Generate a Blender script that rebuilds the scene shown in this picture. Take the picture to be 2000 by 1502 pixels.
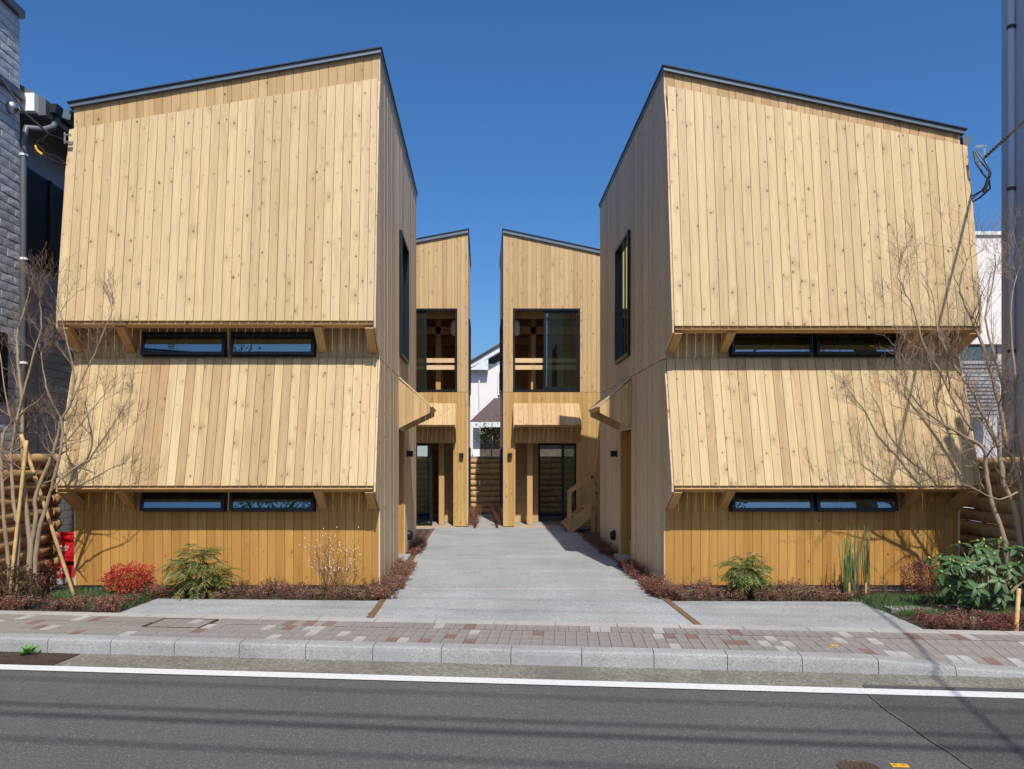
import bpy, math, random
from mathutils import Vector, Matrix, noise
R = random.Random(7)
sc = bpy.context.scene
for o in list(bpy.data.objects): bpy.data.objects.remove(o)
V = Vector
# ------------------------------------------------------------------ camera, sky, sun, exposure
F, VX, VY, CH = 1600.0, 943.0, 895.0, 1.63      # focal (px of a 2000 px wide frame), principal point, eye height
cd = bpy.data.cameras.new('camera'); cam = bpy.data.objects.new('camera', cd); sc.collection.objects.link(cam)
cd.sensor_width = 36; cd.lens = 36*F/2000; cd.shift_x = (1000-VX)/2000; cd.shift_y = (VY-751)/2000
cd.clip_start = .05; cd.clip_end = 3000
cam.location = (0, 0, CH); cam.rotation_euler = (math.radians(90), 0, 0)
sc.camera = cam
TOSUN = V((.14, -1, 1.2)).normalized()
w = bpy.data.worlds.new('World'); sc.world = w; w.use_nodes = True
nt = w.node_tree; bg = nt.nodes['Background']
sky = nt.nodes.new('ShaderNodeTexSky'); sky.sky_type = 'NISHITA'; sky.sun_disc = False
sky.sun_elevation = math.asin(TOSUN.z); sky.sun_rotation = math.radians(172)
sky.altitude = 0; sky.air_density = 1.0; sky.dust_density = 2.0; sky.ozone_density = 10
hs = nt.nodes.new('ShaderNodeHueSaturation'); hs.inputs['Saturation'].default_value = 1.13; hs.inputs['Value'].default_value = 1.0      # clear, dry winter sky: a deeper blue all round
nt.links.new(sky.outputs[0], hs.inputs['Color']); nt.links.new(hs.outputs[0], bg.inputs[0]); bg.inputs[1].default_value = 0.115
sd = bpy.data.lights.new('sun', 'SUN'); sun = bpy.data.objects.new('sun', sd); sc.collection.objects.link(sun)
sd.energy = 4.3; sd.angle = math.radians(.53); sd.color = (1, .955, .88)
sun.rotation_euler = TOSUN.to_track_quat('Z', 'Y').to_euler(); sun.location = (0, -10, 20)
sc.view_settings.view_transform = 'Standard'; sc.view_settings.look = 'None'
sc.view_settings.exposure = 0.25; sc.view_settings.gamma = 1; sc.view_settings.use_curve_mapping = False
sc.cycles.max_bounces = 8; sc.cycles.transparent_max_bounces = 12

def P(px, py, Y): return V(((px-VX)*Y/F, Y, CH-(py-VY)*Y/F))
def G(px, py, z=0.0):
    Y = F*(CH-z)/(py-VY); return V(((px-VX)*Y/F, Y, z))

# ------------------------------------------------------------------ object helpers
COL = sc.collection
WM = {}
def link(o, parent=None, world=None):
    COL.objects.link(o)
    m = world if world is not None else Matrix()
    if parent is not None:
        o.parent = parent; o.matrix_parent_inverse = WM[parent.name].inverted()
    o.matrix_basis = m; WM[o.name] = m
    return o
def tag(o, label=None, cat=None, group=None, kind=None):
    if label: o['label'] = label
    if cat: o['category'] = cat
    if group: o['group'] = group
    if kind: o['kind'] = kind
    return o
def thing(name, loc, label, cat, group=None):
    o = bpy.data.objects.new(name, None); o.empty_display_size = .2
    link(o, None, Matrix.Translation(V(loc))); return tag(o, label, cat, group)
class MB:
    def __init__(s): s.v = []; s.f = []
    def add(s, vs, fs):
        b = len(s.v); s.v += [tuple(p) for p in vs]; s.f += [tuple(b+i for i in f) for f in fs]
    def box(s, a, b):
        x0, y0, z0 = (min(a[i], b[i]) for i in range(3)); x1, y1, z1 = (max(a[i], b[i]) for i in range(3))
        s.add([(x0,y0,z0),(x1,y0,z0),(x1,y1,z0),(x0,y1,z0),(x0,y0,z1),(x1,y0,z1),(x1,y1,z1),(x0,y1,z1)],
              [(0,3,2,1),(4,5,6,7),(0,1,5,4),(1,2,6,5),(2,3,7,6),(3,0,4,7)])
    def prism(s, poly, d):                      # polygon (list of Vector) extruded by vector d
        n = len(poly); d = V(d); s.add([V(p) for p in poly]+[V(p)+d for p in poly],
              [tuple(range(n))[::-1], tuple(range(n, 2*n))]+[(i, (i+1)%n, n+(i+1)%n, n+i) for i in range(n)])
    def bar(s, p0, p1, wx, wy, up=(0,0,1)):
        p0 = V(p0); p1 = V(p1); d = (p1-p0).normalized(); up = V(up)
        if abs(d.dot(up)) > .98: up = V((0,1,0))
        a = d.cross(up).normalized()*wx/2; b = a.cross(d).normalized()*wy/2
        s.prism([p0-a-b, p0+a-b, p0+a+b, p0-a+b], p1-p0)
    def tube(s, pts, rad, n=6, cap=True):
        pts = [V(p) for p in pts]
        if not isinstance(rad, (list, tuple)): rad = [rad]*len(pts)
        base = len(s.v); ref = None
        for i, p in enumerate(pts):
            d = (pts[min(i+1, len(pts)-1)]-pts[max(i-1, 0)])
            d = d.normalized() if d.length > 1e-9 else V((0,0,1))
            if ref is None: ref = d.orthogonal().normalized()
            ref = (ref-d*ref.dot(d)); ref = ref.normalized() if ref.length > 1e-6 else d.orthogonal().normalized()
            b = d.cross(ref)
            for k in range(n):
                a = 2*math.pi*k/n; s.v.append(tuple(p+(ref*math.cos(a)+b*math.sin(a))*rad[i]))
        for i in range(len(pts)-1):
            for k in range(n):
                s.f.append((base+i*n+k, base+i*n+(k+1)%n, base+(i+1)*n+(k+1)%n, base+(i+1)*n+k))
        if cap:
            s.f.append(tuple(base+k for k in range(n))[::-1]); e = base+(len(pts)-1)*n; s.f.append(tuple(e+k for k in range(n)))
    def lathe(s, c, prof, n=16, axis=(0,0,1)):  # prof: (r, h)
        ax = V(axis).normalized(); a = ax.orthogonal().normalized(); b = ax.cross(a); base = len(s.v); c = V(c)
        for r, h in prof:
            for k in range(n):
                t = 2*math.pi*k/n; s.v.append(tuple(c+ax*h+(a*math.cos(t)+b*math.sin(t))*r))
        for i in range(len(prof)-1):
            for k in range(n): s.f.append((base+i*n+k, base+i*n+(k+1)%n, base+(i+1)*n+(k+1)%n, base+(i+1)*n+k))
        s.f.append(tuple(base+k for k in range(n))[::-1]); e = base+(len(prof)-1)*n; s.f.append(tuple(e+k for k in range(n)))
    def leaf(s, p, d, n, L, w, fold=.25):       # folded diamond leaf: base p, direction d, normal n
        d = d.normalized(); sd_ = d.cross(n)
        sd_ = sd_.normalized() if sd_.length > 1e-6 else d.orthogonal().normalized()
        nn = sd_.cross(d); m = p+d*L*.5
        s.add([p, m+sd_*w*.5+nn*w*fold, p+d*L-nn*L*.06, m-sd_*w*.5+nn*w*fold], [(0,1,2),(0,2,3)])
    def mesh(s, name, mat, smooth=False):
        me = bpy.data.meshes.new(name); me.from_pydata(s.v, [], s.f)
        for m in (mat if isinstance(mat, (list, tuple)) else [mat]): me.materials.append(m)
        if smooth: me.polygons.foreach_set('use_smooth', [True]*len(me.polygons))
        me.update(); return me
    def build(s, name, mat, parent=None, smooth=False, world=None, **kw):
        o = bpy.data.objects.new(name, s.mesh(name, mat, smooth)); link(o, parent, world); return tag(o, **kw)
def box(name, a, b, mat, parent=None, **kw):
    m = MB(); m.box(a, b); return m.build(name, mat, parent, **kw)
def frame_m(O, X, Y, Z):
    m = Matrix(((X.x,Y.x,Z.x,O.x),(X.y,Y.y,Z.y,O.y),(X.z,Y.z,Z.z,O.z),(0,0,0,1))); return m
def beam(name, p0, p1, wx, wy, mat, parent, up=(0,0,1)):
    """one timber as its own object, local z along its length"""
    p0 = V(p0); p1 = V(p1); Z = (p1-p0).normalized(); up = V(up)
    if abs(Z.dot(up)) > .98: up = V((0,1,0))
    X = Z.cross(up).normalized(); Y = Z.cross(X).normalized(); m = MB(); L = (p1-p0).length
    m.box((-wx/2, -wy/2, 0), (wx/2, wy/2, L)); o = m.build(name, mat, parent, world=frame_m(p0, X, Y, Z)); return o
def strips(u0, u1, pitch, holes, phase=0):
    br = {u0, u1}; k = 1
    if pitch:
        x = u0+phase
        while x < u1-1e-6:
            if x > u0+1e-6: br.add(x)
            x += pitch
    for h in holes:
        for q in h[:2]:
            if u0 < q < u1: br.add(q)
    b = sorted(br); out = [b[0]]
    hs = {h[0] for h in holes}|{h[1] for h in holes}
    for q in b[1:]:
        if q-out[-1] < .03 and q != u1 and q not in hs: continue
        if q-out[-1] < .03 and out[-1] not in hs and len(out) > 1: out.pop()
        out.append(q)
    return list(zip(out[:-1], out[1:]))
def vspans(a, b, zb, zt, holes):
    """spans of a strip: each is (bottom fn, top fn)"""
    m = (a+b)/2; sp = [(zb, zt)]
    for h in holes:
        if h[0] < m < h[1]:
            ns = []
            for lo, hi in sp:
                l, t = lo(m), hi(m)
                if h[3] <= l or h[2] >= t: ns.append((lo, hi)); continue
                if h[2] > l+.01: ns.append((lo, (lambda u, q=h[2]: q)))
                if h[3] < t-.01: ns.append(((lambda u, q=h[3]: q), hi))
            sp = ns
    return sp
def cst(z): return lambda u: z
def planks(parent, O, U, Vv, N, u0, u1, zb, zt, mat, pitch=.1085, gap=.0042, th=.022, holes=(), name='plank', join=None, phase=0):
    O = V(O); U = V(U).normalized(); Vv = V(Vv).normalized(); N = V(N)
    if not callable(zb): zb = cst(zb)
    if not callable(zt): zt = cst(zt)
    Yx = Vv.cross(U); sg = 1 if Yx.dot(N) > 0 else -1
    for a, b in strips(u0, u1, pitch, holes, phase):
        for lo, hi in vspans(a, b, zb, zt, holes):
            a2, b2 = a+gap/2, b-gap/2; c = (a+b)/2
            z = [lo(a2), lo(b2), hi(a2), hi(b2)]
            if z[2]-z[0] < .004 and z[3]-z[1] < .004: continue
            z[2] = max(z[2], z[0]+.001); z[3] = max(z[3], z[1]+.001)
            t = sg*(th+R.uniform(-.0022, .0012)); z0 = z[0]
            vs = [(a2-c,0,z[0]-z0),(b2-c,0,z[1]-z0),(b2-c,t,z[1]-z0),(a2-c,t,z[0]-z0),
                  (a2-c,0,z[2]-z0),(b2-c,0,z[3]-z0),(b2-c,t,z[3]-z0),(a2-c,t,z[2]-z0)]
            fs = [(0,3,2,1),(4,5,6,7),(0,1,5,4),(1,2,6,5),(2,3,7,6),(3,0,4,7)]
            if sg < 0: fs = [f[::-1] for f in fs]
            org = O+U*c+Vv*z0
            if join is not None:
                join.add([org+U*p[0]+Yx*p[1]+Vv*p[2] for p in vs], fs)
            else:
                m = MB(); m.add(vs, fs); m.build(name, mat, parent, world=frame_m(org, U, Yx, Vv))

# ------------------------------------------------------------------ materials
def nodes(name):
    m = bpy.data.materials.new(name); m.use_nodes = True; t = m.node_tree
    return m, t, t.nodes['Principled BSDF']
class N:
    """tiny node-tree helper"""
    def __init__(s, t): s.t = t
    def new(s, ty, **kw):
        n = s.t.nodes.new(ty)
        for k, v in kw.items(): setattr(n, k, v)
        return n
    def put(s, sock, v):
        if isinstance(v, bpy.types.NodeSocket): s.t.links.new(v, sock)
        elif isinstance(v, (tuple, list)) and len(v) == 3 and sock.type == 'RGBA': sock.default_value = (*v, 1)
        else: sock.default_value = v
    def math(s, op, a, b=None, c=None, clamp=False):
        n = s.new('ShaderNodeMath', operation=op, use_clamp=clamp); s.put(n.inputs[0], a)
        if b is not None: s.put(n.inputs[1], b)
        if c is not None: s.put(n.inputs[2], c)
        return n.outputs[0]
    def vm(s, op, a, b=None):
        n = s.new('ShaderNodeVectorMath', operation=op); s.put(n.inputs[0], a)
        if b is not None: s.put(n.inputs[1], b)
        return n.outputs['Value'] if op in ('LENGTH', 'DOT_PRODUCT') else n.outputs[0]
    def mix(s, f, a, b, ty='MIX'):
        n = s.new('ShaderNodeMix', data_type='RGBA', blend_type=ty); s.put(n.inputs[0], f); s.put(n.inputs[6], a); s.put(n.inputs[7], b); return n.outputs[2]
    def rng(s, v, a, b, c=0, d=1, smooth=False):
        n = s.new('ShaderNodeMapRange', interpolation_type='SMOOTHSTEP' if smooth else 'LINEAR')
        for i, q in enumerate((v, a, b, c, d)): s.put(n.inputs[i], q)
        return n.outputs[0]
    def comb(s, x, y, z):
        n = s.new('ShaderNodeCombineXYZ')
        for i, q in enumerate((x, y, z)): s.put(n.inputs[i], q)
        return n.outputs[0]
    def noise(s, vec, scale, detail=2, rough=.5, col=False):
        n = s.new('ShaderNodeTexNoise'); s.put(n.inputs['Vector'], vec); n.inputs['Scale'].default_value = scale
        n.inputs['Detail'].default_value = detail; n.inputs['Roughness'].default_value = rough
        return n.outputs['Color' if col else 'Fac']
    def bump(s, h, st, dist=.01):
        n = s.new('ShaderNodeBump'); s.put(n.inputs['Height'], h); n.inputs['Strength'].default_value = st; n.inputs['Distance'].default_value = dist
        return n.outputs[0]
def plain(name, c, rough=.6, metal=0, var=.12, scale=6, bump=0, spec=.4, objrand=0):
    m, t, b = nodes(name); n = N(t); tc = n.new('ShaderNodeTexCoord')
    f = n.noise(tc.outputs['Object'], scale, 5, .6)
    col = n.mix(n.rng(f, .3, .7), tuple(x*(1-var) for x in c), tuple(min(1, x*(1+var)) for x in c))
    if objrand:
        oi = n.new('ShaderNodeObjectInfo'); col = n.mix(1.0, col, n.comb(*[n.rng(oi.outputs['Random'], 0, 1, 1-objrand, 1+objrand)]*3), 'MULTIPLY')
    t.links.new(col, b.inputs['Base Color'])
    b.inputs['Roughness'].default_value = rough; b.inputs['Metallic'].default_value = metal; b.inputs['Specular IOR Level'].default_value = spec
    if bump: t.links.new(n.bump(n.noise(tc.outputs['Object'], scale*6, 4, .65), bump), b.inputs['Normal'])
    return m
def wood(name, light, dark, vary=.5, knots=.5, streak=.5, rough=.55):
    m, t, b = nodes(name); n = N(t)
    tc = n.new('ShaderNodeTexCoord'); oi = n.new('ShaderNodeObjectInfo'); rnd = oi.outputs['Random']
    sp = n.new('ShaderNodeSeparateXYZ'); t.links.new(tc.outputs['Object'], sp.inputs[0]); x, y, z = sp.outputs
    wn = n.new('ShaderNodeTexWhiteNoise', noise_dimensions='1D'); t.links.new(rnd, wn.inputs['W'])
    ws = n.new('ShaderNodeSeparateColor'); t.links.new(wn.outputs['Color'], ws.inputs[0])
    xo = n.math('ADD', x, n.math('MULTIPLY', rnd, 37.0)); zo = n.math('ADD', z, n.math('MULTIPLY', rnd, 91.0))
    # knots
    kx = n.math('MULTIPLY', xo, 9.6); kz = n.math('MULTIPLY', zo, 3.1); kv = n.comb(kx, kz, 0)
    vo = n.new('ShaderNodeTexVoronoi', voronoi_dimensions='2D', feature='F1'); t.links.new(kv, vo.inputs['Vector']); vo.inputs['Scale'].default_value = 1
    df = n.vm('MULTIPLY', n.vm('SUBTRACT', kv, vo.outputs['Position']), (1/9.6, 1/3.1*.70, 0))
    d = n.vm('LENGTH', df)
    cs = n.new('ShaderNodeSeparateColor'); t.links.new(vo.outputs['Color'], cs.inputs[0])
    rad = n.math('MULTIPLY_ADD', n.math('POWER', cs.outputs[0], 2.0), .015, .005)
    has = n.math('LESS_THAN', cs.outputs[1], n.math('MULTIPLY_ADD', n.math('POWER', ws.outputs[2], 1.4), knots*1.1, knots*.12))
    edge = n.math('ADD', d, n.math('MULTIPLY', n.math('SUBTRACT', n.noise(tc.outputs['Object'], 120, 2), .5), .004))
    knot = n.math('MULTIPLY', has, n.rng(edge, rad, n.math('MULTIPLY', rad, .45), 0, 1, True))
    halo = n.math('MULTIPLY', has, n.rng(d, n.math('MULTIPLY', rad, 5.0), rad, 0, 1, True))
    # grain: lines along z, bending round the knots, and broad cathedral bands
    xw = n.math('ADD', n.math('ADD', xo, n.math('MULTIPLY', halo, .012)), n.math('MULTIPLY', n.noise(n.comb(n.math('MULTIPLY', x, 4), 0, n.math('MULTIPLY', zo, .55)), 1.6, 2), .16))
    g = n.noise(n.comb(n.math('MULTIPLY', xw, 1), n.math('MULTIPLY', y, .5), n.math('MULTIPLY', zo, .012)), 130, 3, .6)
    band = n.noise(n.comb(n.math('MULTIPLY', xw, 1), n.math('MULTIPLY', y, .5), n.math('MULTIPLY', zo, .02)), 17, 2, .5)
    blot = n.noise(n.comb(n.math('MULTIPLY', xo, 3), 0, n.math('MULTIPLY', zo, .8)), 2.3, 3, .55)
    tone = n.math('ADD', n.math('MULTIPLY', n.math('POWER', ws.outputs[0], 1.9), vary), n.math('MULTIPLY', n.rng(band, .38, .72), streak), clamp=True)
    tone = n.math('ADD', n.math('MULTIPLY', tone, .85), n.math('MULTIPLY', n.rng(blot, .45, .75), .22), clamp=True)
    col = n.mix(tone, light, dark)
    pink = n.mix(ws.outputs[1], (1.0, 1.0, 1.0), (1.0, .955, .91)); col = n.mix(1.0, col, pink, 'MULTIPLY')
    col = n.mix(n.rng(g, .35, .75, 0, .34), col, tuple(c*.52 for c in dark))
    fl = n.noise(n.comb(n.math('MULTIPLY', xw, 1), 0, n.math('MULTIPLY', zo, .07)), 46, 4, .7)
    col = n.mix(n.math('MULTIPLY', n.rng(fl, .56, .74), n.math('MULTIPLY_ADD', ws.outputs[1], .6, .12)), col, tuple(c*.62 for c in dark))
    col = n.mix(n.math('MULTIPLY', halo, n.math('MULTIPLY', cs.outputs[2], .5)), col, tuple(c*.74 for c in dark))
    col = n.mix(n.math('MULTIPLY', knot, .9), col, n.mix(cs.outputs[2], (.11, .045, .016), (.24, .11, .045)))
    t.links.new(col, b.inputs['Base Color'])
    t.links.new(n.rng(g, .3, .8, rough-.06, rough+.12), b.inputs['Roughness']); b.inputs['Specular IOR Level'].default_value = .3
    t.links.new(n.bump(n.math('ADD', g, n.math('MULTIPLY', halo, 1.4)), .22, .002), b.inputs['Normal'])
    return m
def glass(name, tint, refl, gt=(.85, .95, 1)):
    m, t, b = nodes(name); n = N(t); out = t.nodes['Material Output']; t.nodes.remove(b)
    tr = n.new('ShaderNodeBsdfTransparent'); tr.inputs[0].default_value = (*tint, 1)
    gl = n.new('ShaderNodeBsdfGlossy'); gl.inputs['Roughness'].default_value = .01; gl.inputs[0].default_value = (*gt, 1)
    fr = n.new('ShaderNodeFresnel'); fr.inputs[0].default_value = 1.5
    mx = n.new('ShaderNodeMixShader'); t.links.new(n.math('ADD', fr.outputs[0], refl, clamp=True), mx.inputs[0])
    t.links.new(tr.outputs[0], mx.inputs[1]); t.links.new(gl.outputs[0], mx.inputs[2]); t.links.new(mx.outputs[0], out.inputs[0]); return m
def speckle(name, base, stones, scale, amt=.5, rough=.85, big=.12, bumpst=.35, stain=None, pw=2.2):
    """aggregate surface: voronoi grains with random tones, large soft blotches"""
    m, t, b = nodes(name); n = N(t); tc = n.new('ShaderNodeTexCoord'); o = tc.outputs['Object']
    vo = n.new('ShaderNodeTexVoronoi', feature='F1'); t.links.new(o, vo.inputs['Vector']); vo.inputs['Scale'].default_value = scale
    wv = n.new('ShaderNodeSeparateColor'); t.links.new(vo.outputs['Color'], wv.inputs[0])
    col = n.mix(n.math('MULTIPLY', n.math('POWER', wv.outputs[0], pw), amt), base, stones)
    col = n.mix(n.math('MULTIPLY', n.math('POWER', wv.outputs[1], 3), amt*.9), col, tuple(c*.45 for c in base))
    f = n.noise(o, .9, 6, .62); col = n.mix(n.rng(f, .3, .7), col, n.mix(1.0, col, (1-big*1.6,)*3, 'MULTIPLY'))
    f2 = n.noise(o, 14, 4, .6); col = n.mix(n.rng(f2, .35, .7, 0, .5), col, n.mix(1.0, col, (1-big,)*3, 'MULTIPLY'))
    if stain is not None: col = n.mix(n.rng(n.noise(o, 1.7, 6, .72), .46, .68, 0, .75), col, stain)
    t.links.new(col, b.inputs['Base Color']); b.inputs['Roughness'].default_value = rough; b.inputs['Specular IOR Level'].default_value = .3
    t.links.new(n.bump(vo.outputs['Distance'], bumpst, .004), b.inputs['Normal']); return m
def foliage(name, c1, c2, rough=.5, trans=.25):
    m, t, b = nodes(name); n = N(t); g = n.new('ShaderNodeNewGeometry'); oi = n.new('ShaderNodeObjectInfo')
    f = n.math('FRACT', n.math('ADD', g.outputs['Random Per Island'], oi.outputs['Random']))
    col = n.mix(f, c1, c2); t.links.new(col, b.inputs['Base Color']); b.inputs['Roughness'].default_value = rough
    tl = n.new('ShaderNodeBsdfTranslucent'); t.links.new(col, tl.inputs[0]); mx = n.new('ShaderNodeMixShader'); mx.inputs[0].default_value = trans
    t.links.new(b.outputs[0], mx.inputs[1]); t.links.new(tl.outputs[0], mx.inputs[2]); t.links.new(mx.outputs[0], t.nodes['Material Output'].inputs[0]); return m
def bark(name, c1, c2, scale=14):
    m, t, b = nodes(name); n = N(t); tc = n.new('ShaderNodeTexCoord')
    v = n.vm('MULTIPLY', tc.outputs['Object'], (1, 1, .25)); f = n.noise(v, scale, 5, .65)
    t.links.new(n.mix(n.rng(f, .32, .68), c1, c2), b.inputs['Base Color']); b.inputs['Roughness'].default_value = .8
    t.links.new(n.bump(f, .5, .006), b.inputs['Normal']); return m

M = dict(
    pale=wood('pale_cedar', (.62, .47, .263), (.42, .288, .147), .6, 1.45, .42),
    pale2=wood('pale_cedar_lower', (.605, .46, .245), (.37, .237, .112), .9, 1.3, .42),
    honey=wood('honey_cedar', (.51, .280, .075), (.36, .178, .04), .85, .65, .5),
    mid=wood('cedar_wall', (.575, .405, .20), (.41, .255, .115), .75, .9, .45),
    mid2=wood('warm_cedar_wall', (.55, .355, .135), (.385, .22, .07), .85, .9, .45),
    side=wood('cedar_side_wall', (.68, .525, .345), (.46, .33, .20), .7, .8, .5),
    frame=wood('structural_timber', (.58, .36, .15), (.42, .23, .085), .5, .25, .4),
    strip=wood('edging_timber', (.20, .125, .068), (.13, .08, .04), .5, .1, .5),
    membrane=plain('dark_membrane', (.03, .026, .022), .9),
    ply=plain('interior_plywood', (.50, .32, .15), .7, var=.2),
    white=plain('white_paint', (.78, .78, .76), .6, var=.03),
    roof=plain('blue_grey_metal', (.12, .155, .19), .42, .35, .06), roofcap=plain('dark_metal_cap', (.02, .022, .026), .45, .3),
    black=plain('black_aluminium', (.014, .017, .022), .35, .4, .05), gap=plain('dark_gasket', (.01, .01, .01), .6),
    steel=plain('brushed_steel', (.6, .6, .6), .3, 1, .04), galv=plain('galvanised', (.42, .43, .45), .5, .7),
    glass=glass('window_glass', (.5, .57, .56), .2, (.62, .92, 1)), glass2=glass('clear_glass', (.74, .88, .82), .15, (.72, .95, .86)),
    conc=speckle('washed_concrete', (.36, .37, .37), (.60, .61, .61), 100, .8, .9, .2, .5, (.29, .285, .27)),
    slabc=speckle('smooth_concrete', (.40, .385, .36), (.5, .48, .45), 160, .4, .9, .14, .1),
    asphalt=speckle('asphalt', (.094, .092, .089), (.36, .36, .34), 170, .55, .85, .10, .5, None, 7),
    asphalt2=speckle('new_asphalt', (.070, .069, .068), (.28, .28, .27), 170, .5, .85, .10, .5, None, 7),
    gutter=speckle('worn_gutter', (.215, .192, .155), (.40, .37, .31), 55, .8, .9, .22, .7, (.115, .10, .08)),
    kerb=speckle('granite_kerb', (.345, .338, .33), (.52, .515, .505), 130, .7, .85, .2, .3, (.26, .26, .265)),
    tar=plain('tar_seam', (.10, .09, .075), .9, var=.3, scale=20), joint=plain('mortar', (.27, .25, .22), .95, var=.25, scale=20), edge=speckle('edge_concrete', (.44, .41, .375), (.5, .47, .44), 120, .4, .9, .16, .2),
    b_grey=speckle('grey_paver', (.265, .235, .21), (.38, .35, .32), 150, .5, .9, .16, .2), b_white=speckle('white_paver', (.44, .415, .38), (.53, .505, .47), 150, .4, .9, .2, .2),
    b_red=speckle('red_paver', (.23, .14, .12), (.30, .19, .165), 150, .5, .9, .18, .2),
    paint=plain('road_paint', (.60, .60, .585), .7, var=.14, scale=45), soil=plain('soil', (.055, .036, .024), .95, var=.4, scale=20, bump=.8),
    earth=plain('ground_earth', (.16, .14, .12), .95, var=.2), rust=plain('rusty_steel', (.085, .058, .045), .6, .5, .3, 9, .2),
    iron=plain('manhole_iron', (.13, .095, .07), .55, .6, .2, 12, .2), yellow=plain('yellow_marker', (.75, .42, .02), .6),
    brown=plain('brown_print', (.25, .10, .02), .6), logm=bark('log_wood', (.60, .39, .18), (.40, .225, .085), 9), logend=plain('log_end', (.5, .34, .17), .8, var=.2, scale=30),
    logcap=plain('weathered_cap', (.3, .27, .23), .9, var=.25, scale=9), barkg=bark('grey_bark', (.35, .27, .175), (.21, .15, .09)), twig=bark('twig_bark', (.30, .21, .14), (.19, .125, .085)),
    bamboo=plain('bamboo', (.52, .34, .14), .5, var=.2, scale=12), tie=plain('palm_rope', (.05, .035, .025), .9),
    red=plain('red_plastic', (.52, .012, .016), .35, var=.04), lav=plain('lavender_render', (.50, .53, .60), .85, var=.04, scale=2, bump=.06),
    stone=plain('grey_siding', (.52, .53, .55), .9, var=.12, scale=14, bump=.5, objrand=.1), greyw=plain('grey_render', (.48, .47, .49), .9, var=.08),
    pipe=plain('grey_pipe', (.10, .11, .125), .45), wcream=plain('cream_render', (.72, .67, .64), .85, var=.03, scale=1.5), rooft=plain('brown_roof_tile', (.095, .062, .058), .8, var=.2, scale=14),
    mint=plain('pale_fascia', (.62, .66, .65), .6), dwall=plain('dark_stone_wall', (.10, .08, .06), .9, var=.35, scale=9, bump=.4), cloth=plain('grey_laundry', (.45, .45, .5), .9),
    cable=plain('black_cable', (.012, .012, .013), .5), cgrey=plain('grey_cable', (.16, .14, .13), .6), cyel=plain('yellow_sleeve', (.7, .4, .02), .5),
    f_red=foliage('red_leaves', (.62, .06, .04), (.40, .04, .04)), f_redg=foliage('yellow_green_leaves', (.22, .20, .03), (.10, .14, .03)),
    f_mah=foliage('narrow_green_leaves', (.085, .16, .03), (.17, .23, .045)), f_mah2=foliage('olive_leaves', (.13, .17, .055), (.30, .24, .065)),
    f_cov=foliage('russet_groundcover', (.36, .165, .125), (.21, .105, .07)), f_cov2=foliage('olive_groundcover', (.23, .165, .085), (.30, .165, .105)),
    f_dk=foliage('dark_russet', (.27, .075, .06), (.14, .05, .04)), f_rho=foliage('rhododendron_leaf', (.045, .10, .028), (.08, .15, .045), .5, .12), f_bud=plain('pale_bud', (.45, .38, .13), .6),
    f_brown=foliage('bronze_leaves', (.11, .05, .025), (.055, .04, .02)), f_grass=foliage('grass_blades', (.055, .12, .03), (.11, .17, .055)), f_reed=foliage('reed_green', (.06, .14, .05), (.13, .19, .06), .4, .05),
    f_weed=foliage('weed_green', (.09, .27, .03), (.16, .36, .06)), petal=plain('white_buds', (.8, .78, .7), .7), stem=plain('brown_stem', (.20, .11, .06), .8), rock=plain('rock', (.2, .17, .14), .9, var=.3, scale=14, bump=.5),
    lantern=plain('paper_lantern', (.8, .8, .78), .8, var=.02), greenp=plain('green_plastic', (.02, .35, .10), .4), door=plain('grey_door', (.33, .36, .39), .5, var=.03), rail=wood('pale_rail', (.72, .52, .30), (.55, .36, .18), .3, .25, .3),
)
# ------------------------------------------------------------------ ground, road, kerb, pavement
AN = math.radians(-5.9); E1 = V((math.cos(AN), math.sin(AN), 0)); E2 = V((-math.sin(AN), math.cos(AN), 0)); RO = V((0, 7.0, 0)); RZ = -.125
def RP(s, t, z=0.0): return RO+E1*s+E2*t+V((0, 0, z))
def drop(s):
    for a, b, za, zb in ((3.13, 3.73, 0, -.05), (3.73, 4.33, -.05, -.085)):
        if a <= s <= b: return za+(zb-za)*(s-a)/(b-a)
    return 0 if s < 3.13 else -.085
def zs(s, t): return drop(s)*max(0, min(1, 1-(t-.17)/.62))
def sheet(name, pts, mat, parent=None, **kw):
    m = MB(); m.add(pts, [tuple(range(len(pts)))]); return m.build(name, mat, parent, **kw)
sheet('ground', [(-400,-400,-.32),(400,-400,-.32),(400,600,-.32),(-400,600,-.32)], M['earth'], kind='structure')
m = MB(); m.prism([RP(-60,-14,RZ-.1), RP(60,-14,RZ-.1), RP(60,-.44,RZ-.1), RP(-60,-.44,RZ-.1)], (0,0,.1)); road = m.build('road', M['asphalt'], kind='structure')
JP = [G(a, b, RZ+.004) for a, b in ((1688,1337),(1692,1352),(1722,1380),(1766,1410),(1815,1445),(1862,1475),(1915,1512),(1990,1580))]
sheet('asphalt_patch', JP+[RP(40,-3,RZ+.004), RP(40,-.46,RZ+.004)], M['asphalt2'], road)
m = MB(); rj = random.Random(2); JF = []
for p, q in zip(JP[:-1], JP[1:]): JF += [p.lerp(q, k/6) for k in range(6)]
lw = [rj.uniform(.003,.010) for _ in JF]; m.add([p+V((-w_,0,.003)) for p, w_ in zip(JF, lw)]+[p+V((w_*.8,0,.003)) for p, w_ in zip(JF, lw)], [(i, len(JF)+i, len(JF)+i+1, i+1) for i in range(len(JF)-1)]); m.build('tar_joint', M['tar'], road)
sheet('edge_line', [RP(-60,-.63,RZ+.008), RP(60,-.63,RZ+.008), RP(60,-.475,RZ+.008), RP(-60,-.475,RZ+.008)], M['paint'], road)
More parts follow.
